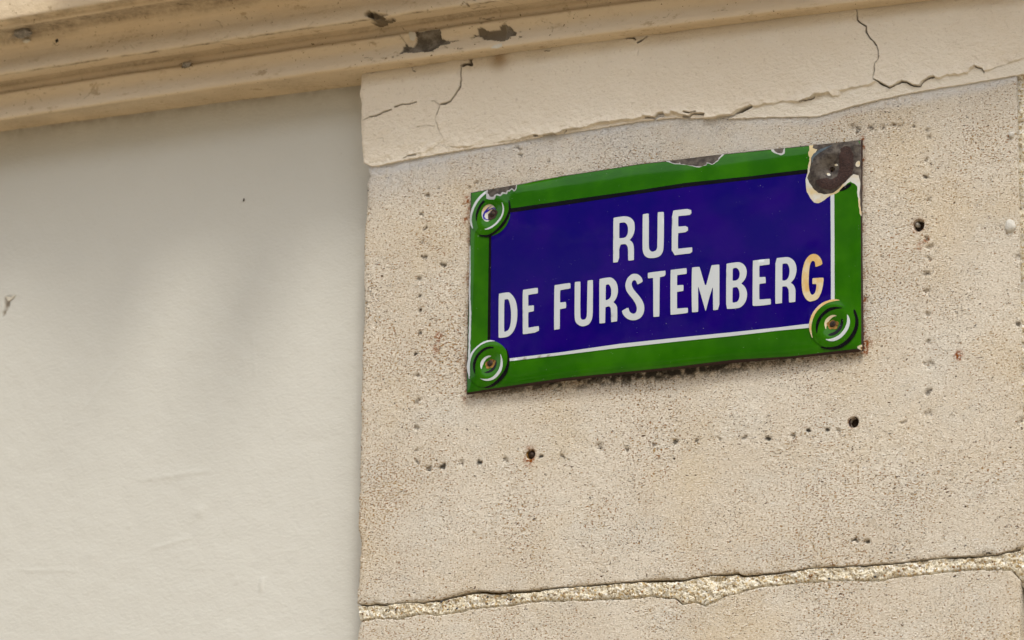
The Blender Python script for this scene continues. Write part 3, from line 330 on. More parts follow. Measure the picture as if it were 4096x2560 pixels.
def cornice_material():
    m = Mat("cornice_paint", .92, .12)
    base = m.mix(m.rng(m.noise(3.2, 4, .6, v=m.vec((.35, 1, 1.5))), .3, .7), (.68, .535, .35), (.74, .62, .45))
    base = m.mix(m.mth('MULTIPLY', m.rng(m.noise(70, 4, .65, v=m.vec((.5, 1, 1))), .57, .75), .4), base, (.36, .25, .13))
    base = m.mix(m.rng(m.noise(150, 3), .68, .72), base, (.16, .105, .05))
    base = m.mix(m.mth('MULTIPLY', m.rng(m.noise(38, 5, .7, v=m.vec((.6, 1, 1))), .60, .70), .5), base, (.30, .20, .09))
    dirt, bare, cem = m.at("marks")
    grit = m.rng(m.noise(120, 4, .65), .3, .65, .45, 1)
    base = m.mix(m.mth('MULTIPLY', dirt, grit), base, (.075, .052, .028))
    bcol = m.mix(m.rng(m.noise(45, 5, .7), .35, .65), (.115, .095, .07), (.27, .235, .185))
    base = m.mix(bare, base, bcol)
    base = m.mix(cem, base, (.075, .055, .032))
    m.color(base)
    h = m.mth('ADD', m.noise(60, 3), m.mth('MULTIPLY', m.noise(330, 3), .35))
    m.bump(h, .003, .8)
    return m.m

def wall_material():
    m = Mat("wall_paint", .8, .25)
    base = m.mix(m.rng(m.noise(1.6, 3), .3, .7), (.655, .65, .59), (.68, .675, .615))
    base = m.mix(m.mth('MULTIPLY', m.rng(m.noise(240, 2), .70, .78), .25), base, (.42, .33, .22))
    dirt, stain, _ = m.at("marks")
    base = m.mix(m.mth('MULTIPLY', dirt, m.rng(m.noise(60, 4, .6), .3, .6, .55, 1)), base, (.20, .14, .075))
    m.color(base)
    h = m.mth('ADD', m.noise(130, 3, .6, v=m.vec((.8, 1, 1.2))), m.mth('MULTIPLY', m.noise(380, 2), .35))
    m.bump(h, .0012, .7)
    return m.m

def mortar_material():
    m = Mat("lime_mortar", .95, .15)
    base = m.mix(m.rng(m.noise(60, 4, .65), .3, .7), (.80, .71, .53), (.94, .88, .71))
    vc = m.n.new("ShaderNodeSeparateColor"); m.l.new(m.voro(300, None, "Color"), vc.inputs[0])
    base = m.mix(m.rng(vc.outputs[0], .80, .86), base, (.62, .46, .24))
    base = m.mix(m.rng(vc.outputs[1], .86, .90), base, (.42, .34, .22))
    base = m.mix(m.rng(vc.outputs[2], .80, .85), base, (.98, .95, .86))
    base = m.mix(m.rng(m.noise(330, 3), .58, .66), base, (.36, .25, .11))
    base = m.mix(m.rng(m.noise(190, 3, .6), .66, .72), base, (.07, .06, .04))
    dirt, moss, _ = m.at("marks")
    base = m.mix(moss, base, (.34, .25, .12))
    base = m.mix(dirt, base, (.05, .042, .028))
    m.color(base)
    m.bump(m.mth('ADD', m.noise(320, 3, .7), m.mth('MULTIPLY', m.voro(300), -.5)), .0026, 1)
    return m.m

def enamel(name, c, c2, rough=.13, spec=.4, stain=None):
    m = Mat(name, rough, spec)
    base = m.mix(m.rng(m.noise(14, 3), .35, .7), c, c2)
    if stain:
        base = m.mix(m.rng(m.noise(30, 4, .6), .42, .62), base, stain)
    base = m.mix(m.mth('MULTIPLY', m.rng(m.noise(420, 1), .80, .815), .8), base, (.55, .55, .55))
    m.color(base)
    m.roughness(m.rng(m.noise(25, 4), .3, .7, rough * .8, rough * 1.5))
    m.bump(m.noise(9, 2), .006, .16)
    return m.m

def plain(name, c, c2=None, rough=.8, scale=150, bump=.001, metal=0, spec=.3):
    m = Mat(name, rough, spec)
    m.b.inputs["Metallic"].default_value = metal
    m.color(m.mix(m.rng(m.noise(scale, 4, .65), .35, .65), c, c2 or c))
    m.bump(m.noise(scale * 1.7, 3), bump, .8)
    return m.m

M_STONE, M_PLASTER, M_CORNICE, M_WALL, M_MORTAR = (stone_material(), plaster_material(), cornice_material(),
                                                   wall_material(), mortar_material())
M_GREEN = enamel("green_enamel", (.017, .115, .0005), (.030, .160, .0007), .07, .25)
M_BLUE = enamel("blue_enamel", (.004, .0001, .15), (.012, .0001, .17), .055, .3)
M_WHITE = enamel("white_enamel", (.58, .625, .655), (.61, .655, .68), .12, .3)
M_EDGE = enamel("chip_edge_enamel", (.40, .41, .41), (.58, .58, .56), .4)
M_BLACK = enamel("black_enamel", (.004, .004, .007), (.006, .006, .008), .12, .2)
M_CREAM = enamel("yellowed_enamel", (.70, .60, .38), (.72, .63, .44), .2, .4, (.68, .45, .16))
M_UNDER = enamel("undercoat_enamel", (.62, .62, .57), (.66, .66, .62), .35, .4, (.62, .50, .27))
M_INK = enamel("ink_blue_enamel", (.02, .012, .33), (.03, .02, .36), .2)
M_STEEL = plain("bare_steel", (.036, .026, .021), (.120, .100, .078), .45, 75, .0014, .3, .4)
M_HALO = plain("blued_steel", (.05, .075, .095), (.10, .13, .14), .4, 70, .0006, .2, .5)
M_RUST = plain("rust", (.030, .016, .014), (.055, .028, .022), .85, 260, .002)
M_ORUST = plain("orange_rust", (.10, .04, .008), (.36, .20, .045), .9, 220, .0015)
M_SCREW = plain("screw_iron", (.025, .016, .011), (.06, .035, .02), .6, 300, .001, .3)
M_FILL = plain("white_filler", (.62, .60, .54), (.70, .68, .62), .9, 180, .002)
M_WEB = plain("web_grey", (.20, .18, .15), (.42, .38, .32), .95, 120, .003)
M_DARK = plain("dark_insect", (.012, .010, .008), (.03, .022, .015), .6, 300, .001)
M_FLAKE = plain("paint_flake", (.66, .62, .50), (.70, .66, .56), .7, 80, .0006)
M_PEBBLE = [plain("pebble_ochre", (.34, .16, .045), (.42, .25, .10), .6, 120), plain("pebble_brown", (.16, .075, .03), (.22, .12, .06), .6, 120),
            plain("pebble_dark", (.035, .035, .04), (.06, .06, .07), .5, 120), plain("pebble_pale", (.60, .50, .34), (.66, .58, .45), .6, 120)]

# ---------------------------------------------------------------- street
def box(name, x0, x1, y0, y1, z0, z1, mat, parent=None):
    v = np.array([(x, y, z) for z in (z0, z1) for y in (y0, y1) for x in (x0, x1)])
    q = [(0, 2, 3, 1), (4, 5, 7, 6), (0, 1, 5, 4), (2, 6, 7, 3), (0, 4, 6, 2), (1, 3, 7, 5)]
    return link(name, raw_mesh(name, v, q, smooth=False), mat, parent)

M_PAVE = plain("pavement_stone", (.50, .395, .255), (.57, .465, .32), .9, 30, .004)
M_ROAD = plain("street_setts", (.42, .335, .225), (.50, .405, .285), .85, 8, .01)
tag(box("street", -60, 60, -60, 3, -.3, -.13, M_ROAD), "grey street surface in front of the facade", "street", kind="structure")
tag(box("pavement", -60, 60, -2.6, 2.9, -.125, 0, M_PAVE), "pale pavement at the foot of the facade", "pavement", kind="structure")

# the house across the street: seen only as the dark reflection in the enamel, and it shades the facade
M_FACE = plain("opposite_plaster", (.66, .57, .43), (.73, .64, .50), .9, 2, .004)
M_PANE = plain("window_glass", (.02, .023, .026), None, .08, 3, .0005, 0, .5)
M_SHUT = plain("grey_shutter", (.20, .20, .19), (.25, .25, .24), .7, 40, .001)
M_ZINC = plain("zinc_roof", (.16, .17, .18), (.2, .21, .22), .5, 4, .002)
def opposite_house():
    root = bpy.data.objects.new("opposite_house", None); col.objects.link(root)
    root.location = (-6, -21, 0)
    tag(root, "beige house across the street, seen only as the dark reflection in the enamel sign", "house", kind="thing")
    xs = [-16 + 2.6 * i for i in range(14)]
    w = box("wall", -17, 21, -8, -.25, 0, 11.6, M_FACE, root)
    box("string_course", -17, 21, -.25, .10, 3.55, 3.80, M_FACE, root)
    box("string_course", -17, 21, -.25, .25, 11.35, 11.75, M_FACE, root)
    for lo, hi in ((.0, .75), (2.95, 3.55), (3.80, 4.5), (6.75, 7.6), (9.6, 11.35)):
        box("facade_band", -17, 21, -.25, 0, lo, hi, M_FACE, root)
    for fl, (lo, hi) in enumerate(((.75, 2.95), (4.5, 6.75), (7.6, 9.6))):
        a = -17
        for x in xs:
            box("facade_pier", a, x - .55, -.25, 0, lo, hi, M_FACE, root); a = x + .55
            p = box("window", x - .55, x + .55, -.245, -.20, lo, hi, M_SHUT, root)
            for k in (-1, 1):
                box("pane", x + k * .26 - .22, x + k * .26 + .22, -.199, -.19, lo + .1, hi - .1, M_PANE, p)
            if fl:
                for k in (-1, 1):
                    box("shutter", x + k * .85 - .28, x + k * .85 + .28, .004, .05, lo, hi, M_SHUT, root)
        box("facade_pier", a, 21, -.25, 0, lo, hi, M_FACE, root)
    v = np.array([(-17, .2, 11.76), (21, .2, 11.76), (-17, -2, 15.6), (21, -2, 15.6), (-17, -8, 16.2), (21, -8, 16.2)])
    link("roof", raw_mesh("roof", v, [(0, 1, 3, 2), (2, 3, 5, 4)], smooth=False), M_ZINC, root)
opposite_house()

# ---------------------------------------------------------------- recessed painted wall
WALL_Y = lambda x: .060 + 0 * np.asarray(x, float)
SOFFIT = lambda x: np.interp(x, [-1.5, -.66], [.0136, -.0005])     # the soffit sags towards the stone
LIPZ = lambda x: np.interp(x, [p[0] for p in LIP_S], [p[1] for p in LIP_S])
lp = np.polyfit([p[0] for p in D["lip"]], [p[1] for p in D["lip"]], 2)
LIP_S = [(x, np.polyval(lp, np.clip(x, -1.6, .8))) for x in np.linspace(-4.2, 2.6, 120)]

def painted_wall():
    xs = np.concatenate([np.linspace(-4.2, -1.7, 40), np.arange(-1.69, -.46, .004)])
    zs = np.concatenate([np.linspace(0, 2.6, 30), np.arange(2.605, 3.83, .004)])
    gx, gz = np.meshgrid(xs, zs)
    y = WALL_Y(gx) + .0012 * fbm(gx, gz, .45, 3, 5) + .0006 * fbm(gx, gz, .03, 2, 9)
    for (x0, z0), r, h in (((-1.02, 2.945), .012, .0018), ((-.93, 2.80), .006, .0012), ((-1.18, 2.93), .006, .0008)):
        y -= h * np.exp(-((gx - x0) ** 2 + (gz - z0) ** 2) / r ** 2)
    for (x0, z0, x1, z1, w_, h) in ((-.915, 3.285, -.905, 3.20, .0012, .0012), (-.905, 3.075, -.90, 3.035, .0011, .0010),
                                    (-.872, 2.80, -.876, 2.775, .0022, .0028), (-1.16, 3.02, -1.0, 3.025, .004, .0008), (-1.30, 3.18, -1.22, 3.26, .004, .0007),
                                    (-1.12, 2.88, -1.04, 2.895, .003, .0008), (-1.42, 2.86, -1.30, 2.85, .004, .0007)):
        d = seg_dist(gx + .003 * fbm(gx, gz, .03, 2, 14), gz, [(x0, z0), (x1, z1)], .02)
        y -= h * np.exp(-(d / w_) ** 2)
    # chipped flake at the far left
    cx_, cz_ = D["wallchip"]
    tri = [(cx_ - .010, cz_ - .026), (cx_ - .004, cz_ + .018), (cx_ + .010, cz_ + .016), (cx_ + .004, cz_ - .004)]
    inside = in_poly(gx, gz, tri)
    y = y + .004 * inside
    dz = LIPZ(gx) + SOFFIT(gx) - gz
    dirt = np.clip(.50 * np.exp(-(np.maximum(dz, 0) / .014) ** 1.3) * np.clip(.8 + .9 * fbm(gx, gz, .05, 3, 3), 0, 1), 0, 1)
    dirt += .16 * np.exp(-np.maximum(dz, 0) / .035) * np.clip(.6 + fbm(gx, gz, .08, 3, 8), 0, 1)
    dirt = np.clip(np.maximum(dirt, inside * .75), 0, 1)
    v = np.stack([gx, y, gz], -1).reshape(-1, 3)
    me = raw_mesh("painted_wall", v, grid_quads(len(zs), len(xs)))
    mk = np.stack([dirt, dirt * 0, dirt * 0], -1).reshape(-1, 3)
    attr(me, "marks", mk)
    o = link("painted_wall", me, M_WALL)
    tag(o, "smooth cream painted wall recessed beside the rough stone, under the long moulding", "wall", kind="thing")
    return o
painted_wall()

# ---------------------------------------------------------------- cornice moulding
PROFILE = [(-.14, .0175), (-.105, .0150), (-.06, .0125), (-.02, .010), (.015, .006), (.030, .002), (.036, .0003), (.0385, .0015),
           (.0395, .005), (.0385, .012), (.034, .020), (.0305, .028), (.030, .034), (.032, .040), (.0365, .046), (.0395, .051),
           (.0395, .055), (.037, .0575), (.0315, .059), (.029, .061), (.0300, .0635), (.0325, .066), (.0325, .0735), (.031, .0765),
           (.036, .0785), (.055, .0775), (.075, .0758), (.090, .0735), (.0945, .0735), (.0965, .077), (.096, .084), (.093, .096),
           (.0905, .107), (.0915, .117), (.096, .126), (.104, .133), (.110, .1365), (.1115, .140), (.1150, .1465), (.120, .1485),
           (.140, .1465), (.160, .1440), (.1655, .1440), (.1675, .147), (.1675, .1505), (.172, .1520), (.180, .1510), (.185, .1510),
           (.187, .154), (.187, .30), (.187, .52), (-.16, .52)]

def resample(pts, step):
    out = [pts[0]]
    for a, b in zip(pts[:-1], pts[1:]):
        L = math.dist(a, b); n = max(1, min(40, round(L / step)))
        for k in range(1, n + 1):
            out.append((a[0] + (b[0] - a[0]) * k / n, a[1] + (b[1] - a[1]) * k / n))
    return np.array(out)

def cornice():
    prof = resample(PROFILE, .0022)
    # soften the corners of the resampled profile a little
    sp = prof.copy(); sp[1:-1] = .25 * prof[:-2] + .5 * prof[1:-1] + .25 * prof[2:]
    prof = sp
    xs = np.concatenate([np.linspace(-4.2, -1.72, 50), np.arange(-1.70, .80, .0017), np.linspace(.81, 2.6, 40)])
    P, DZ = prof[:, 0][:, None], prof[:, 1][:, None]
    gx = np.broadcast_to(xs[None, :], (len(prof), len(xs))).copy()
    gs = np.broadcast_to(np.concatenate([[0], np.cumsum(np.hypot(*np.diff(prof, axis=0).T))])[:, None], gx.shape)
    z = LIPZ(gx) + np.where((P < .03) & (DZ < .03), DZ * SOFFIT(gx) / .0125, DZ)
    p = np.broadcast_to(P, gx.shape).copy()
    # uneven plaster: long waves, hand-run wobble of the arrises
    lip_zone = lambda d0, w: np.exp(-((DZ - d0) / w) ** 2)
    wob = .0012 * fbm(gx, gs, .25, 2, 21) + .0006 * fbm(gx, gs, .03, 2, 22)
    rag = fbm(gx, gx * 0, .018, 3, 23)
    p = p + 1.7 * wob - .0016 * np.clip(rag, 0, 1) * lip_zone(.0735, .004) * (P > .08)
    z = z + .0008 * fbm(gx, gs, .12, 2, 24) + .0016 * rag * lip_zone(.0735, .003) * (P > .085)
    # bare patches where the paint has come off (on the broad lower face)
    bare = np.zeros(gx.shape); cem = np.zeros(gx.shape); dirt = np.zeros(gx.shape)
    face = (P > .026) & (DZ < .06) & (DZ > 0)
    jx = gx + .0012 * fbm(gx, gs, .006, 2, 31); jz = z - (p - .036) * .31 + .0012 * fbm(gx, gs, .006, 2, 32)
    i0 = in_poly(jx, jz, D["patches"][0]) & face
    i1 = in_poly(jx, jz, D["patches"][1]) & face
    i2 = in_poly(jx, jz, D["patches"][2]) & face
    bare[i0] = 1; cem[i1 | i2] = .8
    x1 = [q[0] for q in D["patches"][1]]
    right = i1 & (gx > np.interp(.77, [0, 1], [min(x1), max(x1)]))
    cem[right] = .15; bare[right] = .9
    p = p - .0035 * (i0 | i1) - .006 * i2 + .0014 * fbm(gx, gs, .012, 3, 33) * (i0 | i1)
    # broken arris with a dark cavity
    ih = in_poly(jx, z - (p - .095) * .31, D["hole"]) & (P > .05) & (DZ < .10)
    p = p - ih * (.020 + .012 * fbm(gx, gs, .010, 3, 34)); cem[ih] = .8
    # hairline cracks in the paint
    for w, poly in D["ccracks"]:
        d = seg_dist(gx + .0008 * fbm(gx, gs, .008, 2, 41), z - (p - .04) * .31, poly, .006)
        k = np.clip(1.15 - d / (w * .00065), 0, 1) * ((P > .026) & (DZ < .14))
        p = p - .003 * k; dirt = np.maximum(dirt, k * .85)
    cr_ = np.random.default_rng(77)
    for _ in range(46):
        x0, d0 = cr_.uniform(-1.5, .5), cr_.choice((.045, .020, .095, .075, .120)); z0 = float(LIPZ(x0)) + d0
        ang = cr_.uniform(-.5, .5) if cr_.random() < .6 else cr_.uniform(1, 2)
        pts = [(x0, z0)]
        for _k in range(int(cr_.integers(2, 5))):
            ang += cr_.uniform(-.7, .7); L = cr_.uniform(.003, .009)
            pts.append((pts[-1][0] + L * math.cos(ang), pts[-1][1] + L * math.sin(ang) * .7))
        k = np.clip(1.1 - seg_dist(gx, z, pts, .004) / cr_.uniform(.0005, .0011), 0, 1) * ((P > .026) & (DZ < .14))
        p = p - .0015 * k; dirt = np.maximum(dirt, k * cr_.uniform(.3, .8))
    # grime in the corners
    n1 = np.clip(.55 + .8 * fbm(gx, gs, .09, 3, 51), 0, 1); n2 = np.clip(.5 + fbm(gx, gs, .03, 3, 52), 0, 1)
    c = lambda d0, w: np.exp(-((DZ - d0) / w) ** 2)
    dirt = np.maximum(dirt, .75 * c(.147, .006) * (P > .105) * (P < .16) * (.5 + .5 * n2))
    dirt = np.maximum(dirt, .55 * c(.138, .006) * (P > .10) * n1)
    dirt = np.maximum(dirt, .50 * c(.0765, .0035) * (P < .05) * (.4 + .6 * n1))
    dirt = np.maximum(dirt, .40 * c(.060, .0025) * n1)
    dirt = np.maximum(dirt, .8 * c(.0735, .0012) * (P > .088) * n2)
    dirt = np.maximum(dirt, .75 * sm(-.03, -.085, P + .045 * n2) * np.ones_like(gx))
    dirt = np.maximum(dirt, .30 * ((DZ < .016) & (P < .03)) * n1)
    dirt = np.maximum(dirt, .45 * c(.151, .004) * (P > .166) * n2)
    z = np.where((P <= -.13) | (DZ >= .5), z, z)
    v = np.stack([gx, -p, z], -1).reshape(-1, 3)
    me = raw_mesh("cornice", v, grid_quads(len(prof), len(xs), True))
    attr(me, "marks", np.stack([dirt, bare, cem], -1).reshape(-1, 3))
    o = link("cornice", me, M_CORNICE)
    tag(o, "long tan moulded cornice with flaked paint running across the top of the facade", "cornice", kind="thing")
    return o
corn = cornice()

def shard(name, poly, y0, thick, mat, parent=None, tilt=0., curl=0.):
    """a small curled chip of paint with real thickness"""
    pts = np.array(poly); c = pts.mean(0)
    n = len(pts); front, back = [], []
    for (x, z) in pts:
        r = np.hypot(x - c[0], z - c[1])
        y = y0 + (z - c[1]) * tilt - curl * r * r * 40
        front.append((x, y - thick, z)); back.append((x, y, z))
    v = front + back + [(c[0], y0 - thick - .001, c[1]), (c[0], y0 + .0002, c[1])]
    t = [(i, (i + 1) % n, 2 * n) for i in range(n)] + [(n + (i + 1) % n, n + i, 2 * n + 1) for i in range(n)]
    q = [(i, n + i, n + (i + 1) % n, (i + 1) % n) for i in range(n)]
    return link(name, raw_mesh(name, np.array(v), q, t, smooth=False), mat, parent)

f = shard("paint_flake", D["flake"], -.050, .0008, M_FLAKE, corn, .25, .4)
f["label"] = "pale hanging flake of paint below the dark bare patch"
x0, z0 = D["patches"][0][15]
pt = D["patches"][0]
f = shard("paint_flake", [pt[-1], pt[-2], pt[-3], (pt[-3][0] - .008, pt[-3][1] + .003), (pt[-3][0] - .012, pt[-3][1] + .016), (pt[-1][0] - .012, pt[-1][1] + .004)],
          -.0385, .0008, M_FLAKE, corn, 0, .1)
f["label"] = "pale lifted flake at the left of the large bare patch"

# ---------------------------------------------------------------- plaster band
PB = interp(D["plaster_bottom"]); PL = interp(D["plaster_left"], 1)
PEEL = interp(D["peel"])
def plaster_band():
    xs = np.concatenate([np.arange(-.645, .82, .00085), np.linspace(.825, 2.5, 60)])
    nz = 255
    t = np.linspace(0, 1, nz)[:, None]
    zb = PB(np.clip(xs, -.644, .84))[None, :] + .0007 * lattice(xs, xs * 0, .004, 3)[None, :]
    zt = 3.83
    gz = zb + (zt - zb) * t
    gx = np.broadcast_to(xs[None, :], gz.shape).copy()
    lft = PL(np.clip(gz, 3.57, 3.79)) + .0006 * lattice(gz, gz * 0, .004, 4)
    gx = gx + (lft + .645) * np.clip(1 - (gx + .645) / .03, 0, 1)
    h = .0030 + .0007 * fbm(gx, gz, .10, 3, 61) + .0004 * fbm(gx, gz, .014, 2, 62)
    # upper coat ends at the peel line
    pj = PEEL(np.clip(gx + .0028 * fbm(gx, gz, .012, 4, 63), -.644, .85)) + .0022 * fbm(gx, gz, .008, 3, 73)
    up = sm(-.0009, .0009, gz - pj)
    lift = .5 + .5 * np.clip(fbm(gx, gx * 0, .10, 2, 64) * 1.6 + .3, -1, 1)
    lift = lift * sm(-.60, -.50, gx)
    h = h + up * (.0018 + .0042 * lift * np.exp(-np.maximum(gz - pj, 0) / .02) + .002 * fbm(gx, gz, .05, 3, 65)) * sm(-.64, -.2, gx - .25 * fbm(gx, gx * 0, .1, 2, 75))
    # lumpy old fillings low on the left
    low = sm(.035, .0, gz - pj) * up
    h += low * .0034 * fbm(gx, gz, .018, 3, 66)
    h += .0045 * np.clip(fbm(gx, gz, .025, 4, 67), 0, 1) * sm(.25, -.25, gx + .35) * sm(.13, .02, gz - zb)
    # soft rounded left arris
    dl = gx - lft
    h -= .004 * np.exp(-dl / .004)
    # cracks
    cr = np.zeros(gx.shape)
    for w, dep, poly in D["cracks"]:
        x_ = gx + .0022 * fbm(gx, gz, .010, 4, 68); z_ = gz + .0022 * fbm(gx, gz, .010, 4, 69)
        d = seg_dist(x_, z_, poly, .012)
        hw = w * .00078 * (1 + .7 * fbm(gx, gz, .02, 2, 74))
        k = np.clip(1.25 - d / hw, 0, 1)
        h -= dep * .001 * k
        cr = np.maximum(cr, k * min(1, dep / 6))
        # one lip of the crack stands proud
        h += .0010 * min(1, dep / 6) * np.exp(-(d / .004) ** 2) * (1 - k)
    # top fillet under the cornice: lumpy with scalloped dabs
    dtop = LIPZ(gx) - gz
    dab = np.clip(fbm(gx, gx * 0, .05, 3, 70), 0, 1) * sm(.20, -.3, gx)
    h += .006 * dab * np.exp(-np.maximum(dtop, 0) / .012)
    dirt = np.clip(cr * 1.15 - .1, 0, 1) * .9
    dirt = np.maximum(dirt, .35 * np.exp(-np.maximum(dtop, 0) / .004))
    dirt = np.maximum(dirt, .55 * np.exp(-np.abs(gz - pj) / .0009) * np.clip(.1 + fbm(gx, gx * 0, .03, 2, 71), 0, 1))
    sx, sz = D["stain"]
    stain = np.exp(-((gx - sx) / .020) ** 2 - ((gz - sz) / .024) ** 2) * (gz < sz + .03)
    stain = np.maximum(stain, .18 * np.exp(-np.maximum(dtop, 0) / .05) * np.clip(.5 + fbm(gx, gz, .12, 3, 72), 0, 1))
    barew = (1 - up) * sm(.08, .17, gx)
    n = gx.shape
    v = np.stack([gx, -h, gz], -1).reshape(-1, 3)
    q = grid_quads(*n)
    mk = np.stack([dirt, stain, barew], -1).reshape(-1, 3)
    # returns: bottom edge and left edge back to the wall behind
    N = len(v); idx = np.arange(N).reshape(n)
    b = v[idx[0]].copy(); b[:, 1] = .006
    l = v[idx[:, 0]].copy(); l[:, 1] = .16
    v = np.concatenate([v, b, l]); mk = np.concatenate([mk, mk[idx[0]], mk[idx[:, 0]]])
    ib = N + np.arange(n[1]); il = N + n[1] + np.arange(n[0])
    q = np.concatenate([q, np.stack([ib[:-1], ib[1:], idx[0, 1:], idx[0, :-1]], -1),
                        np.stack([il[1:], il[:-1], idx[:-1, 0], idx[1:, 0]], -1)])
    me = raw_mesh("plaster_band", v, q)
    attr(me, "marks", mk)
    tag(link("plaster_band", me, M_PLASTER), "cracked cream plaster band above the stone, between the cornice and the sign", "plaster band")
plaster_band()

# ---------------------------------------------------------------- stone facing
wall_root = bpy.data.objects.new("stone_wall", None); col.objects.link(wall_root)
wall_root.location = (0, 0, 0)
tag(wall_root, "pitted beige limestone wall carrying the blue and green street sign", "wall", kind="thing")
SL = interp(D["stone_left"], 1); JT = interp(D["joint_top"]); JB = interp(D["joint_bottom"])

def stone_marks(gx, gz, y):
    dirt = np.zeros(gx.shape); rust = np.zeros(gx.shape); white = np.zeros(gx.shape)
    r = np.random.default_rng(11)
    for (x0, z0, rad) in D["dirt"]:
        dx, dz = gx - x0, gz - z0
        m = (abs(dx) < 4 * rad) & (abs(dz) < 4 * rad)
        if not m.any(): continue
        a = r.uniform(-.8, .8); u = dx[m] * math.cos(a) + dz[m] * math.sin(a); w = -dx[m] * math.sin(a) + dz[m] * math.cos(a)
        e = r.uniform(.4, .9); rad = rad * 1.0; st = r.choice((.5, .65, .8, .95)) * (.7 if z0 > 3.5 else 1) * (.75 if x0 > .45 else 1)
        d = np.hypot(u, w / e) / rad * .92 + .75 * fbm(gx[m], gz[m], .006, 3, 81)
        k = np.clip(1.5 - d, 0, 1)
        dirt[m] = np.maximum(dirt[m], st * np.clip(k * 1.2, 0, .95)); y[m] += .0034 * k
        dirt[m] = np.maximum(dirt[m], .22 * st * np.clip(1.6 - d * .6, 0, 1))
    for (x0, z0, rad, s) in D["grime"]:
        k = s * np.exp(-((gx - x0) ** 2 + (gz - z0) ** 2 * 1.3) / rad ** 2) * np.clip(.55 + .9 * fbm(gx, gz, .012, 3, 82), 0, 1)
        dirt = np.maximum(dirt, k * .8)
    for (x0, z0, rad, s) in D["rust"]:
        d = np.hypot(gx - x0, (gz - z0) * .8) / rad + .5 * fbm(gx, gz, .006, 2, 83)
        rust = np.maximum(rust, min(1, s * 1.15) * np.clip(1.75 - d, 0, 1))
    # soot along the lower edge of the sign, worst in the middle
    ub = interp(D["under"]); xx = np.clip(gx, -.41, .395)
    d = ub(xx) - gz
    on = (gx > -.412) & (gx < .398)
    amt = np.interp(gx, [-.41, -.2, -.05, .12, .25, .40], [.5, 1, 1.3, 1.15, .7, .6])
    k = on * amt * np.where(d > 0, np.exp(-(np.maximum(d, 0) / .020) ** 1.5), 1.0) * np.clip(.75 + .9 * fbm(gx, gz, .010, 3, 84), 0, 1) * (d > -.05)
    dirt = np.maximum(dirt, np.clip(k, 0, .95))
    for ex, z0_, z1_ in ((-.4085, 3.11, 3.50), (.3945, 3.12, 3.50)):
        k = np.exp(-np.abs(gx - ex) / .0035) * ((gz > z0_) & (gz < z1_)) * np.clip(fbm(gz, gz * 0, .03, 3, 90) * 1.6 + .15, 0, 1)
        rust = np.maximum(rust, k)
    rust = np.maximum(rust, on * .28 * np.exp(-np.maximum(d - .004, 0) / .020) * (d > -.02) * np.clip(.5 + fbm(gx, gz, .02, 2, 85), 0, 1))
    # left side of the sign
    k = np.exp(-np.abs(gx + .408) / .0035) * ((gz > 3.11) & (gz < 3.49)) * np.clip(.45 + fbm(gx, gz, .02, 3, 86), 0, 1)
    dirt = np.maximum(dirt, .8 * k)
    # whitewash smear just below the plaster
    d = PB(np.clip(gx, -.644, .84)) - gz
    wid = .020 + .014 * fbm(gx, gx * 0, .12, 2, 87)
    white = np.maximum(white, .9 * sm(1.25, .35, d / np.maximum(wid, .004)) * (d > -.02) * np.interp(gx, [-.6, -.1, .1, .3, .5, .7], [1, .9, .55, .6, .7, .8]))
    white = np.maximum(white, .55 * sm(.10, .02, d) * np.interp(gx, [-.6, .1, .3, .7], [1, .8, .3, .2]) * np.clip(.75 + .5 * fbm(gx, gz, .03, 3, 89), 0, 1))
    k = np.exp(-np.maximum(d, 0) / .012) * np.clip(fbm(gx, gz, .02, 3, 88) * 1.4 - .1, 0, 1) * np.exp(-((gx - .04) / .17) ** 2)
    dirt = np.maximum(dirt, .6 * k)
    return dirt, rust, white

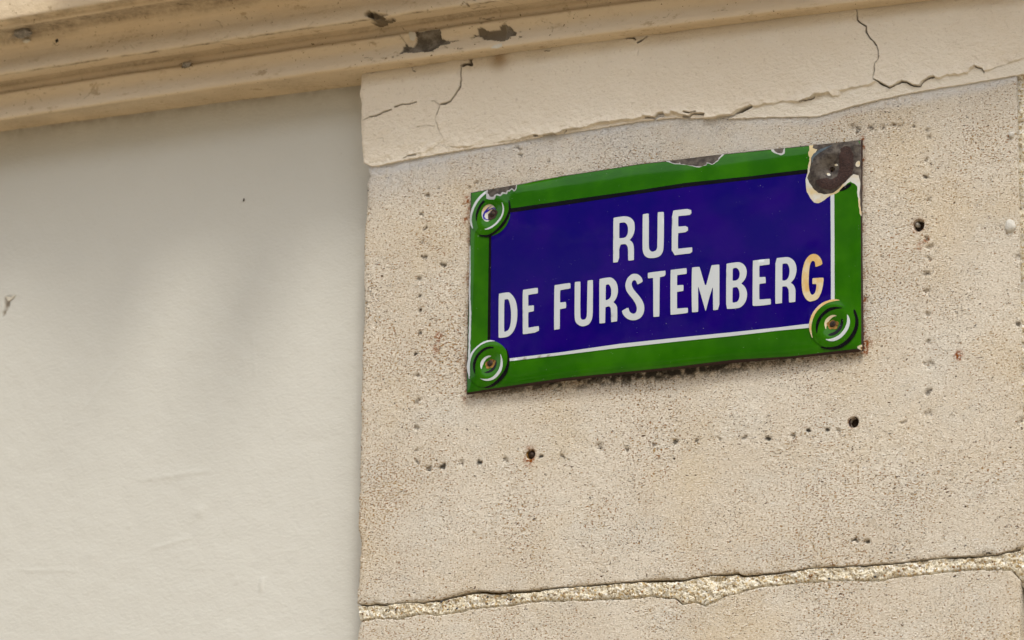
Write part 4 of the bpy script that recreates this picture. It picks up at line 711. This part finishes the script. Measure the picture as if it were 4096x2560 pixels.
def stone_block(xl, xr, ztop, zbot, step, left_edge=False, fine=True, seed=0, y0=0., fade_top=False):
    """one dressed limestone block: pitted face, worn arrises, returns into the wall"""
    xs = np.linspace(xl, xr, max(4, int((xr - xl) / step)))
    tz = np.linspace(0, 1, max(4, int((ztop(xs).mean() - zbot(xs).mean()) / step)))[:, None]
    zb, zt = zbot(xs)[None, :], ztop(xs)[None, :]
    gz = zb + (zt - zb) * tz
    gx = np.broadcast_to(xs[None, :], gz.shape).copy()
    if left_edge:
        le = SL(np.clip(gz, 2.634, 3.59)) + .0008 * lattice(gz, gz * 0, .005, 90)
        gx = gx + (le - xl) * np.clip(1 - (gx - xl) / .03, 0, 1)
    y = y0 + .0016 * fbm(gx, gz, .15, 3, 91 + seed) + .0007 * fbm(gx, gz, .012, 3, 92 + seed)
    pits = lattice(gx, gz, .0065, 93 + seed) * .6 + lattice(gx, gz, .0035, 94 + seed) * .4
    y += .0022 * np.clip(pits - .42, 0, 1)
    if left_edge:
        dl = gx - gx[:, :1]
        y += .006 * np.exp(-dl / .005) * (.6 + .6 * fbm(gz, gz * 0, .03, 2, 95))
    db = gz - zb
    y += .004 * np.exp(-np.maximum(db, 0) / .0035) * np.clip(.5 + fbm(gx, gx * 0, .03, 2, 96), 0, 1)
    if fine:
        dirt, rust, white = stone_marks(gx, gz, y)
        if not fade_top:
            dirt = np.maximum(dirt, 0)
        # shallow broken pits
        for (px_, pz_, w, hgt) in ((D["dirt"][-8][0], D["dirt"][-8][1], .006, .003),):
            y += .004 * np.exp(-((gx - px_) / w) ** 2 - ((gz - pz_) / hgt) ** 2)
        for (bx, bz, br) in D["bolts"] + [D["anchor"]]:
            d = np.hypot(gx - bx, gz - bz)
            y += .014 * sm(br * 1.12, br * .82, d)
            rust = np.maximum(rust, .9 * np.clip(1.35 - d / (br * 1.3), 0, 1) * np.clip(.7 + fbm(gx, gz, .006, 2, 97), 0, 1))
            dirt = np.maximum(dirt, .6 * sm(br * 1.1, br * .9, d))
    else:
        dirt = rust = white = np.zeros(gx.shape)
    n = gx.shape
    v = np.stack([gx, y, gz], -1).reshape(-1, 3)
    mk = np.stack([dirt, rust, white], -1).reshape(-1, 3)
    N = len(v); idx = np.arange(N).reshape(n)
    q = [grid_quads(*n)]; vs = [v]; mks = [mk]; off = N
    for edge, back, fl in ((idx[0], .05, False), (idx[-1], .05, True), (idx[:, 0], .16, True), (idx[:, -1], .05, False)):
        e = v[edge].copy(); e[:, 1] = back
        vs.append(e); mks.append(mk[edge]); i2 = off + np.arange(len(edge)); off += len(edge)
        qq = np.stack([i2[:-1], i2[1:], edge[1:], edge[:-1]], -1)
        q.append(qq[:, ::-1] if fl else qq)
    me = raw_mesh("stone_block", np.concatenate(vs), np.concatenate(q))
    attr(me, "marks", np.concatenate(mks))
    return link("stone_block", me, M_STONE, wall_root)

RX = D["joint_top"][-2][0]                       # right arris of the signed block
jt = lambda x: JT(np.clip(x, -.64, .735)) + .0008 * lattice(x, x * 0, .006, 98)
jb = lambda x: JB(np.clip(x, -.64, .70)) + .0010 * lattice(x, x * 0, .006, 99)
top = lambda x: PB(np.clip(x, -.644, .84)) + .010
stone_block(-.634, RX + .006, top, jt, .002, True)
low_z = 2.28
stone_block(-.632, RX - .004, jb, lambda x: low_z + 0 * x, .0026, True, seed=20)
# neighbouring and lower courses of the same wall
gap = .012
stone_block(RX + .040, 1.95, top, lambda x: 2.70 + 0 * x, .006, fine=False, seed=40)
stone_block(RX + .030, 1.75, lambda x: 2.675 + 0 * x, lambda x: low_z + 0 * x, .006, fine=False, seed=60)
stone_block(1.97, 2.5, top, lambda x: 2.70 + 0 * x, .012, fine=False, seed=30)
stone_block(1.77, 2.5, lambda x: 2.675 + 0 * x, lambda x: low_z + 0 * x, .012, fine=False, seed=50)
zt_ = low_z - gap
for c, zb_ in enumerate((1.84, 1.38, .92, .46, .0)):
    cut = (.2, .75, .1, .62, .3)[c]
    for a, b_ in ((-.632, cut - gap), (cut, cut + 1.05 - gap), (cut + 1.05, 2.5)):
        stone_block(a, b_, lambda x: zt_ + 0 * x, lambda x: zb_ + 0 * x, .03, fine=False, seed=70 + c)
    zt_ = zb_ - gap
box("wall_core", -.60, 2.48, .04, .30, 0, 3.80, M_MORTAR, wall_root)

def mortar_bed():
    xs = np.concatenate([np.arange(-.632, RX + .05, .0016), np.linspace(RX + .055, 2.45, 30)])
    t = np.linspace(-.12, 1.12, 52)[:, None]
    zt = jt(xs)[None, :]; zb = np.minimum(jb(xs), jt(xs) - .008)[None, :]
    gz = zb + (zt - zb) * t
    gx = np.broadcast_to(xs[None, :], gz.shape).copy()
    le = SL(np.clip(gz, 2.634, 3.59)); gx = gx + (le + .632) * np.clip(1 - (gx + .632) / .03, 0, 1)
    lump = fbm(gx, gz, .022, 4, 101)
    y = .0030 - .0050 * lump - .0030 * fbm(gx, gz, .0065, 3, 102)
    gapw = .0022 + .0042 * np.clip(fbm(gx, gx * 0, .09, 3, 103) + .25, 0, 1)
    dt = zt - gz
    groove = sm(1.0, .55, dt / gapw)
    y = y + .013 * groove
    edge = gz - zb
    y = y + .0055 * sm(.006, -.001, edge)
    crk = np.exp(-np.abs(edge - .0005) / .0011) * np.clip(fbm(gx, gx * 0, .06, 3, 104) * 1.7 + .35, 0, 1)
    y = y + .0022 * crk * (edge > -.004)
    y = np.maximum(y, -.0045)
    dirt = np.clip(.6 * crk + .5 * np.clip(fbm(gx, gz, .014, 3, 105) - .25, 0, 1), 0, 1)
    moss = np.clip(groove * 1.2, 0, 1)
    dirt = np.maximum(dirt, .45 * sm(.7, .2, dt / gapw) * np.clip(.5 + fbm(gx, gx * 0, .04, 3, 106), 0, 1))
    n = gx.shape
    me = raw_mesh("mortar_joint", np.stack([gx, y, gz], -1).reshape(-1, 3), grid_quads(*n))
    attr(me, "marks", np.stack([dirt, moss, moss * 0], -1).reshape(-1, 3))
    o = link("mortar_joint", me, M_MORTAR, wall_root)
    o["label"] = "crumbling horizontal mortar bed full of grit"
    return o, xs
bed, bxs = mortar_bed()

def upright_joint():
    zs = np.arange(2.70, 3.60, .003); t = np.linspace(0, 1, 18)[None, :]
    x0 = RX - .002 + .003 * fbm(zs, zs * 0, .05, 3, 111); x1 = RX + .044 + 0 * zs
    gx = x0[:, None] + (x1 - x0)[:, None] * t; gz = np.broadcast_to(zs[:, None], gx.shape)
    y = .004 - .004 * fbm(gx, gz, .02, 3, 112) - .002 * fbm(gx, gz, .006, 2, 113) + .002 * sm(.006, .001, gx - x0[:, None])
    me = raw_mesh("mortar_joint", np.stack([gx, y, gz], -1).reshape(-1, 3), grid_quads(*gx.shape))
    dirt = .30 * sm(.020, .004, gx - x0[:, None]) * np.clip(.5 + fbm(gz, gz * 0, .06, 3, 115), 0, 1) + .3 * np.clip(fbm(gx, gz, .02, 2, 114), 0, 1)
    attr(me, "marks", np.stack([np.clip(dirt, 0, 1), .5 * dirt, dirt * 0], -1).reshape(-1, 3))
    o = link("mortar_joint", me, M_MORTAR, wall_root)
    o["label"] = "upright mortar joint at the right edge"
upright_joint()

def pebble_mesh(i):
    v, r = [], np.random.default_rng(300 + i)
    for a, n, rad in ((-.9, 5, .5), (0, 7, 1.), (.8, 5, .55)):
        for k in range(n):
            th = 2 * math.pi * k / n + a
            s = rad * r.uniform(.8, 1.15)
            v.append((s * math.cos(th), a * .7, s * math.sin(th) * .8))
    import bmesh
    bm = bmesh.new()
    for p in v: bm.verts.new(p)
    bmesh.ops.convex_hull(bm, input=bm.verts)
    me = bpy.data.meshes.new("pebble"); bm.to_mesh(me); bm.free()
    me.polygons.foreach_set("use_smooth", [True] * len(me.polygons))
    me.materials.append(M_PEBBLE[i])
    return me

PEB = [pebble_mesh(i) for i in range(4)]
def put_pebble(x, z, r, k):
    o = bpy.data.objects.new("pebble", PEB[k]); col.objects.link(o); o.parent = bed
    o.location = (x, -.002, z); o.scale = (r, r * .8, r)
    o.rotation_euler = (random.uniform(-.3, .3), random.uniform(0, 6), random.uniform(-.3, .3))
for k in range(150):
    x = random.uniform(-.63, .70); za, zb2 = float(JB(x)), float(JT(x))
    z = random.uniform(za + .004, zb2 - .008)
    put_pebble(x, z, random.choice((.0013, .0016, .002, .0026)), random.choices((0, 1, 2, 3), (4, 4, 2, 5))[0])
for (x, z, r, k) in D["pebbles"]:
    put_pebble(x, z, r, k)

# ---------------------------------------------------------------- things set into the stone
def ring_thing(name, x, z, rings, mat, seg=20, parent=None, wob=0.):
    """lathe about the wall normal: rings = (radius, y)"""
    v = []
    rr = np.random.default_rng(int(abs(x * 9999)))
    ph = rr.uniform(0, 6.28, 3)
    for (r, y) in rings:
        for k in range(seg):
            th = 2 * math.pi * k / seg
            s = r * (1 + wob * (math.sin(2 * th + ph[0]) + .6 * math.sin(3 * th + ph[1]) + .5 * math.sin(5 * th + ph[2])))
            v.append((s * math.cos(th), y, s * math.sin(th)))
    q = []
    for i in range(len(rings) - 1):
        for k in range(seg):
            a, b_ = i * seg + k, i * seg + (k + 1) % seg
            q.append((a, b_, b_ + seg, a + seg))
    o = link(name, raw_mesh(name, np.array(v), q), mat, parent)
    o.location = (x, 0, z)
    return o

for i, (x, z, r) in enumerate(D["bolts"]):
    o = ring_thing("rusted_bolt", x, z, [(r * .98, .012), (r * .9, .006), (r * .6, .0035), (.0003, .0025)] if i == 0 else
                   [(r * .98, .014), (r * .75, .011), (r * .3, .013), (.0003, .013)], M_SCREW, wob=.05)
    tag(o, ("dark bolt stub ringed with orange rust, in the stone below the word DE" if i == 0 else
            "black bolt stub in a round hole of the stone below the sign's right corner"), "bolt", "old bolts left in the stone")
    ring_thing("rust_ring", 0, 0, [(r * 1.14, .0012), (r * 1.02, .0022), (r * .93, .006)], M_ORUST if i == 0 else M_RUST, parent=o, wob=.07).location = (0, 0, 0)
x, z, r = D["anchor"]
o = ring_thing("wall_anchor", x, z, [(r, .013), (r * .8, .009), (r * .45, .010), (.0003, .012)], M_SCREW, wob=.06)
tag(o, "dark broken anchor plug in a round hole right of the sign", "anchor plug")
ring_thing("plug_filling", 0, 0, [(r * .42, .008), (r * .36, .002), (r * .15, -.0005), (.0003, -.001)], M_WEB, parent=o, wob=.14).location = (-r * .3, .001, r * .25)
for i, (x, z, r) in enumerate(D["plugs"]):
    o = ring_thing("filler_plug", x, z, [(r * 1.02, .003), (r * .95, -.0015), (r * .72, -.0045), (r * .3, -.0055), (.0003, -.0055)], M_FILL, wob=.09)
    tag(o, ("small white lump of filler high on the stone near its right edge", "larger white lump of filler right of the anchor hole")[i],
        "filler plug", "white filler plugs in the stone")

# ---------------------------------------------------------------- enamel street sign
sign = bpy.data.objects.new("street_sign", None); col.objects.link(sign)
sign.location = (0, 0, 0)
tag(sign, "blue enamel street name plate with green border and white letters, chipped at one corner", "street sign")
ST, SB = interp(D["sign_top"]), interp(D["sign_bottom"])
SLx, SRx = interp(D["sign_left"], 1), interp(D["sign_right"], 1)

def surf(x, z):
    """front of the domed plate (y), with rolled rim and dished screw holes"""
    x = np.asarray(x, float); z = np.asarray(z, float)
    u = np.clip(np.abs(x) / .4, 0, 1); w = np.clip(np.abs(z - 3.3) / .2, 0, 1)
    y = -(.014 + .013 * (1 - u * u) * (.45 + .55 * (1 - w * w)))
    d = np.minimum(np.minimum(x - SLx(z), SRx(z) - x), np.minimum(ST(x) - z, z - SB(x)))
    y = y + .0042 * np.exp(-np.maximum(d, 0) / .0055)
    for (sx, sz) in D["screws"]:
        r2 = (x - sx) ** 2 + (z - sz) ** 2
        y = y + .0040 * np.exp(-r2 / .013 ** 2) - .0022 * np.exp(-((np.sqrt(r2) - .030) / .011) ** 2)
    return y

def densify(poly, step, jit=0.):
    out = []
    for (a, b_) in zip(poly, poly[1:] + poly[:1]):
        n = max(1, int(math.dist(a, b_) / step))
        for k in range(n):
            out.append((a[0] + (b_[0] - a[0]) * k / n + random.uniform(-jit, jit), a[1] + (b_[1] - a[1]) * k / n + random.uniform(-jit, jit)))
    return out

def smooth_poly(poly, passes=1):
    """round a traced outline (Chaikin)"""
    for _ in range(passes):
        o = []
        for a, b_ in zip(poly, poly[1:] + poly[:1]):
            o += [(a[0] * .75 + b_[0] * .25, a[1] * .75 + b_[1] * .25), (a[0] * .25 + b_[0] * .75, a[1] * .25 + b_[1] * .75)]
        poly = o
    return poly

def layer(name, outer, off, mat, parent, holes=(), step=.006, clip=None):
    """a coat of enamel laid on the domed plate, off metres above the steel"""
    rings = [densify(list(outer), step)] + [densify(list(h), step) for h in holes]
    nh = len(rings)
    if clip: rings.append(densify(list(clip), step))
    pts, edges = [], []
    for r in rings:
        b0 = len(pts); pts += r
        edges += [(b0 + i, b0 + (i + 1) % len(r)) for i in range(len(r))]
    P = np.array(pts)
    x0, z0 = P.min(0); x1, z1 = P.max(0)
    gx, gz = np.meshgrid(np.arange(x0 + step / 2, x1, step), np.arange(z0 + step / 2, z1, step))
    gx, gz = gx.ravel(), gz.ravel()
    ok = in_poly(gx, gz, rings[0])
    for (a, b_) in edges:
        ok &= ~((abs(gx - P[a, 0]) < step * .35) & (abs(gz - P[a, 1]) < step * .35))
    pts += list(zip(gx[ok].tolist(), gz[ok].tolist()))
    vs, _, fs, *_ = delaunay_2d_cdt([Vector(p) for p in pts], edges, [], 0, 1e-6)
    V = np.array([(p.x, p.y) for p in vs]); F = np.array(fs)
    c = V[F].mean(1)
    keep = in_poly(c[:, 0], c[:, 1], rings[0])
    for h in rings[1:nh]: keep &= ~in_poly(c[:, 0], c[:, 1], h)
    if clip: keep &= in_poly(c[:, 0], c[:, 1], rings[nh])
    F = F[keep]
    a, b_, c_ = V[F[:, 0]], V[F[:, 1]], V[F[:, 2]]
    area = (b_[:, 0] - a[:, 0]) * (c_[:, 1] - a[:, 1]) - (b_[:, 1] - a[:, 1]) * (c_[:, 0] - a[:, 0])
    F[area < 0] = F[area < 0][:, ::-1]; F = F[np.abs(area) > 1e-12]
    y = surf(V[:, 0], V[:, 1]) - off
    front = np.stack([V[:, 0], y, V[:, 1]], -1)
    # rim: drop the outline back by the thickness of the coat
    e = np.sort(np.concatenate([F[:, [0, 1]], F[:, [1, 2]], F[:, [2, 0]]]), 1)
    raw = np.concatenate([F[:, [0, 1]], F[:, [1, 2]], F[:, [2, 0]]])
    uq, inv, cnt = np.unique(e, axis=0, return_inverse=True, return_counts=True)
    be = raw[cnt[inv.ravel()] == 1]
    bv = np.unique(be); mp = {int(v_): i for i, v_ in enumerate(bv)}
    n0, nb = len(front), len(bv)
    back = front[bv].copy(); back[:, 1] += .00055
    q = [(n0 + mp[int(a_)], n0 + nb + mp[int(a_)], n0 + nb + mp[int(c2)], n0 + mp[int(c2)]) for a_, c2 in be]
    me = raw_mesh(name, np.concatenate([front, front[bv], back]), q, F)
    sf = np.ones(len(me.polygons), bool); sf[:len(q)] = False
    me.polygons.foreach_set("use_smooth", sf)
    return link(name, me, mat, parent)

# steel plate
def steel_plate():
    n, m = 200, 104
    s = np.linspace(0, 1, n)[None, :]; t = np.linspace(0, 1, m)[:, None]
    tx = np.interp(s, np.linspace(0, 1, 11), np.interp(np.linspace(0, 1, 11), [0, 1], [0, 1]))
    zb_l, zt_l = D["sign_bottom"][0], D["sign_top"][0]
    x = None
    z_guess = 3.10 + .40 * t + 0 * s
    for _ in range(3):
        xl_, xr_ = SLx(z_guess), SRx(z_guess)
        x = xl_ + (xr_ - xl_) * s
        z_guess = SB(x) + (ST(x) - SB(x)) * t
    z = z_guess
    y = surf(x, z)
    f = np.stack([x, y, z], -1).reshape(-1, 3)
    b_ = f.copy(); b_[:, 1] += .0022
    # the screw hole in the stripped corner stays open
    hx, hz = D["screws"][3]
    q = grid_quads(m, n)
    cen = f[q].mean(1); keep = np.hypot(cen[:, 0] - hx, cen[:, 2] - hz) > .0052
    qf = q[keep]; N = len(f)
    idx = np.arange(N).reshape(m, n)
    rim = np.concatenate([idx[0], idx[1:, -1], idx[-1, -2::-1], idx[-2:0:-1, 0]])
    r2 = np.roll(rim, -1)
    rimq = np.stack([rim + N, r2 + N, r2, rim], -1)
    me = raw_mesh("plate", np.concatenate([f, b_]), np.concatenate([qf, q[keep][:, ::-1] + N, rimq]))
    o = link("plate", me, M_RUST, sign)
    o["label"] = "rust-edged steel backing plate"
    return o
plate = steel_plate()

def inset_outline(d):
    o = []
    for i, (x, z) in enumerate(D["sign_bottom"]): o.append((x, z + d * (1.7 + .5 * (i % 3))))
    for (x, z) in sorted(D["sign_right"], key=lambda p: p[1])[1:-1]: o.append((x - d, z))
    for (x, z) in D["sign_top"][::-1]: o.append((x, z - d))
    for (x, z) in sorted(D["sign_left"], key=lambda p: -p[1])[1:-1]: o.append((x + d, z))
    x0, x1 = D["sign_left"][2][0], D["sign_right"][2][0]
    return [(min(max(x, D["sign_left"][-1][0] + d), x1 - d), z) for x, z in o]

white_cuts = [densify(smooth_poly(w, 1), .003, .0005) for w, _ in D["chips"]]
steel_cuts = [densify(s, .004, .0006) for _, s in D["chips"]]
allcut = white_cuts
rim = inset_outline(.0018)
edge = inset_outline(.0004)
eye = smooth_poly(D["eye_tl"], 1)
g = layer("green_border", rim, .0006, M_GREEN, sign, holes=allcut + [eye], step=.0055)
layer("blue_field", D["blue"], .0009, M_BLUE, sign, holes=[white_cuts[3]], step=.007)
for k, (a, m_) in enumerate((("line_top", M_BLACK), ("line_left", M_BLACK), ("line_bottom", M_WHITE), ("line_right", M_WHITE))):
    o = layer("border_line", D[a], .0012, m_, sign, holes=[white_cuts[3]] if k in (0, 3) else (), step=.006)
    o["label"] = ("black line along the top of the blue field", "black line down the left of the blue field",
                  "white line along the bottom of the blue field", "white line down the right of the blue field")[k]
# undercoat and bare steel showing in the chips
under_bits = []
for k, (w, s) in enumerate(zip(white_cuts, steel_cuts)):
    o = layer("enamel_chip", w, .00035, M_UNDER if k in (3, 4) else M_EDGE, sign, holes=[s], step=.004, clip=edge)
    o["label"] = ("jagged chip above the left corner ring", "wide chip in the middle of the top edge", "small chip near the right of the top edge",
                  "large chip that strips the upper right corner", "small chip at the lower right corner")[k]
    if k < 3:
        layer("bare_steel", s, .00042, M_STEEL, o, step=.004, clip=edge)
    elif k == 3:
        hx, hz = D["screws"][3]
        hole = [(hx + .0056 * math.cos(a), hz + .0056 * math.sin(a)) for a in np.linspace(0, 6.283, 18, endpoint=False)]
        layer("bare_steel", s, .00045, M_STEEL, o, holes=[hole], step=.004, clip=edge)
        layer("blued_edge", D["tr_halo"], .0008, M_HALO, o, step=.004)
        layer("rust_patch", densify(D["tr_rust"], .003, .0009), .0008, M_RUST, o, holes=[hole], step=.004)
        for mk_ in D["tr_marks"]:
            layer("enamel_remnant", smooth_poly(mk_, 2), .0010, M_UNDER, o, step=.003)
    else:
        layer("bare_steel", s, .00042, M_ORUST, o, step=.003, clip=edge)
layer("ring_remnant", smooth_poly(D["tr_arc"], 1), .0012, M_BLACK, sign, step=.004)

layer("edge_glint_wear", densify(D["edge_glint_wear"], .004, .0006), .0010, M_WHITE, sign, step=.004)  # reflection on the bent left edge painted in as white, along with wear
# corner rings
for key, arcs, lab in (("disc_tl", "arcs_tl", "upper left green corner ring with chipped white eye"),
                       ("disc_bl", "arcs_bl", "lower left green corner ring"),
                       ("disc_br", "arcs_br", "lower right green corner ring with yellowed outer arc")):
    tl = key == "disc_tl"
    dsc = [(x, z) for x, z in D[key]]
    xlo, xhi = D["sign_left"][2][0] + .003, D["sign_right"][2][0] - .003
    dsc = [(min(max(x, xlo), xhi), z) for x, z in dsc]
    o = layer("corner_ring", dsc, .0016, M_GREEN, sign, holes=[white_cuts[0], eye] if tl else (), step=.005)
    o["label"] = lab
    for c_, p_ in D[arcs]:
        layer("painted_arc", smooth_poly(p_, 1), .0020, {"white": M_WHITE, "black": M_BLACK, "cream": M_CREAM}[c_], o,
              holes=[white_cuts[0]] if tl else (), step=.004)
    if tl:
        layer("chipped_eye", eye, .0006, M_UNDER, o, step=.004)
        layer("ink_swirl", D["swirl_tl"], .0010, M_INK, o, step=.003)

# screws
for k, (sx, sz) in enumerate(D["screws"][:3]):
    y0 = float(surf(sx, sz))
    blot = [(sx + .001 + r_ * math.cos(a), sz - .0015 + r_ * math.sin(a)) for a in np.linspace(0, 6.283, 24, endpoint=False)
            for r_ in (.0098 * (1 + .16 * math.sin(2 * a + k) + .10 * math.sin(5 * a)),)]
    layer("rust_stain", blot, .0023, M_ORUST if k else M_RUST, sign, step=.003)
    s_ = ring_thing("screw", sx, sz, [(.0066, .0010), (.0064, -.0022), (.0052, -.0036), (.0027, -.0043), (.0003, -.0045)], M_SCREW, parent=sign)
    s_.location = (sx, y0 - .0004, sz)
    sl = box("screw_slot", -.0052, .0052, -.0050, -.0036, -.0008, .0008, M_DARK, s_); sl.rotation_euler = (0, .5 + k, 0)

# lettering
for (ch, outer, holes) in D["letters"]:
    o = layer("letter", smooth_poly(outer, 1), .0016, M_CREAM if ch == 'G' else M_WHITE, sign, holes=[smooth_poly(h, 1) for h in holes], step=.007)
    o["label"] = ("yellowed letter " if ch == 'G' else "white letter ") + ch

# ---------------------------------------------------------------- unseen bars added above the cornice to streak the wall with soft shadow
M_SHADE_BAR = plain("shade_bar_dark", (.03, .032, .034), None, .5, 200, .0005)
caster = bpy.data.objects.new("shadow_caster", None); col.objects.link(caster); caster.location = (-.6, -.187, 4.15)
tag(caster, "dark bars added above the cornice, out of view, to streak the wall with soft shadow", "shadow caster", kind="thing")
for k, (ax, w_, ln) in enumerate(((-.37, .11, .20), (-.05, .13, .23), (-.52, .09, .15))):
    box("shade_bar", ax - w_ / 2, ax + w_ / 2, -ln, .01, -.03, .03, M_SHADE_BAR, caster)
box("shade_bar_plate", -.60, .05, -.012, -.002, -.06, -.032, M_SHADE_BAR, caster)

# ---------------------------------------------------------------- small things caught on the facade
def blob(name, x, y, z, r, mat, parent=None, seed=0, flat=(1, .7, .6)):
    import bmesh
    bm = bmesh.new(); bmesh.ops.create_icosphere(bm, subdivisions=3, radius=1)
    rr = np.random.default_rng(seed); d = rr.normal(size=(9, 3)); ph = rr.uniform(0, 6, 9)
    for v in bm.verts:
        p = np.array(v.co); s = 1 + .12 * sum(math.sin(3.5 * float(p @ d[i]) + ph[i]) for i in range(9)) / 2.2
        v.co = Vector((p[0] * s * flat[0] * r, p[1] * s * flat[1] * r, p[2] * s * flat[2] * r))
    me = bpy.data.meshes.new(name); bm.to_mesh(me); bm.free()
    me.polygons.foreach_set("use_smooth", [True] * len(me.polygons))
    o = link(name, me, mat, parent); o.location = (x, y, z)
    return o

def threads(name, n, r, mat, parent, seed, thick=.0004):
    rr = np.random.default_rng(seed); v, q = [], []
    for _ in range(n):
        a = rr.uniform(-1, 1, 3) * r * np.array([1, .5, .6]); b_ = rr.uniform(-1, 1, 3) * r * np.array([1.5, .5, .9])
        mid = (a + b_) / 2 + rr.uniform(-.3, .3, 3) * r
        for p0, p1 in ((a, mid), (mid, b_)):
            i = len(v); s = np.array([0, 0, thick]); s2 = np.array([thick, 0, 0])
            v += [p0 - s, p0 + s, p1 + s, p1 - s, p0 - s2, p0 + s2, p1 + s2, p1 - s2]
            q += [(i, i + 1, i + 2, i + 3), (i + 4, i + 5, i + 6, i + 7)]
    return link(name, raw_mesh(name, np.array(v), q, smooth=False), mat, parent)

x, z = D["nest"]
o = blob("spider_nest", x, -.135, z, .019, M_WEB, seed=3, flat=(1.1, .6, .5))
tag(o, "grey tangled spider nest under the upper edge of the cornice at far left", "spider nest")
threads("web_thread", 26, .020, M_WEB, o, 5)
x, z = D["nest2"]
tag(blob("egg_sac", x, -.112, z, .0075, M_FLAKE, seed=9, flat=(1.1, .7, .55)), "small pale egg sac hanging just below the grey spider nest", "egg sac")
x, z = D["fly"]
o = blob("dead_fly", x, -.108, z, .0035, M_DARK, seed=12, flat=(.9, .8, 1.1))
threads("leg", 4, .007, M_DARK, o, 8, .0003).location = (-.002, 0, -.006)
tag(o, "tiny black dead fly on the cornice right of the spider nest", "insect")
x, z = D["web"]
o = blob("web_clump", x, -.042, z, .008, M_WEB, seed=15, flat=(1.2, .6, .7))
threads("web_thread", 22, .011, M_DARK, o, 17)
tag(o, "dark little web clump stuck in the groove of the cornice", "web clump")
x, z = D["bug"]
o = blob("brown_cocoon", x, float(WALL_Y(x)) - .002, z, .0026, M_SCREW, seed=18, flat=(.6, .6, 1.3))
tag(o, "tiny brown cocoon on the upper part of the painted wall", "cocoon")
x, z = D["wallchip"]
f = shard("paint_chip", [(x - .004, z + .018), (x + .010, z + .016), (x + .022, z + .020), (x + .014, z + .012), (x + .004, z + .008)],
          float(WALL_Y(x)) - .0012, .0009, M_FLAKE, None, 0, .2)
tag(f, "curled white paint chip beside a brown scar at the left edge of the wall", "paint chip")
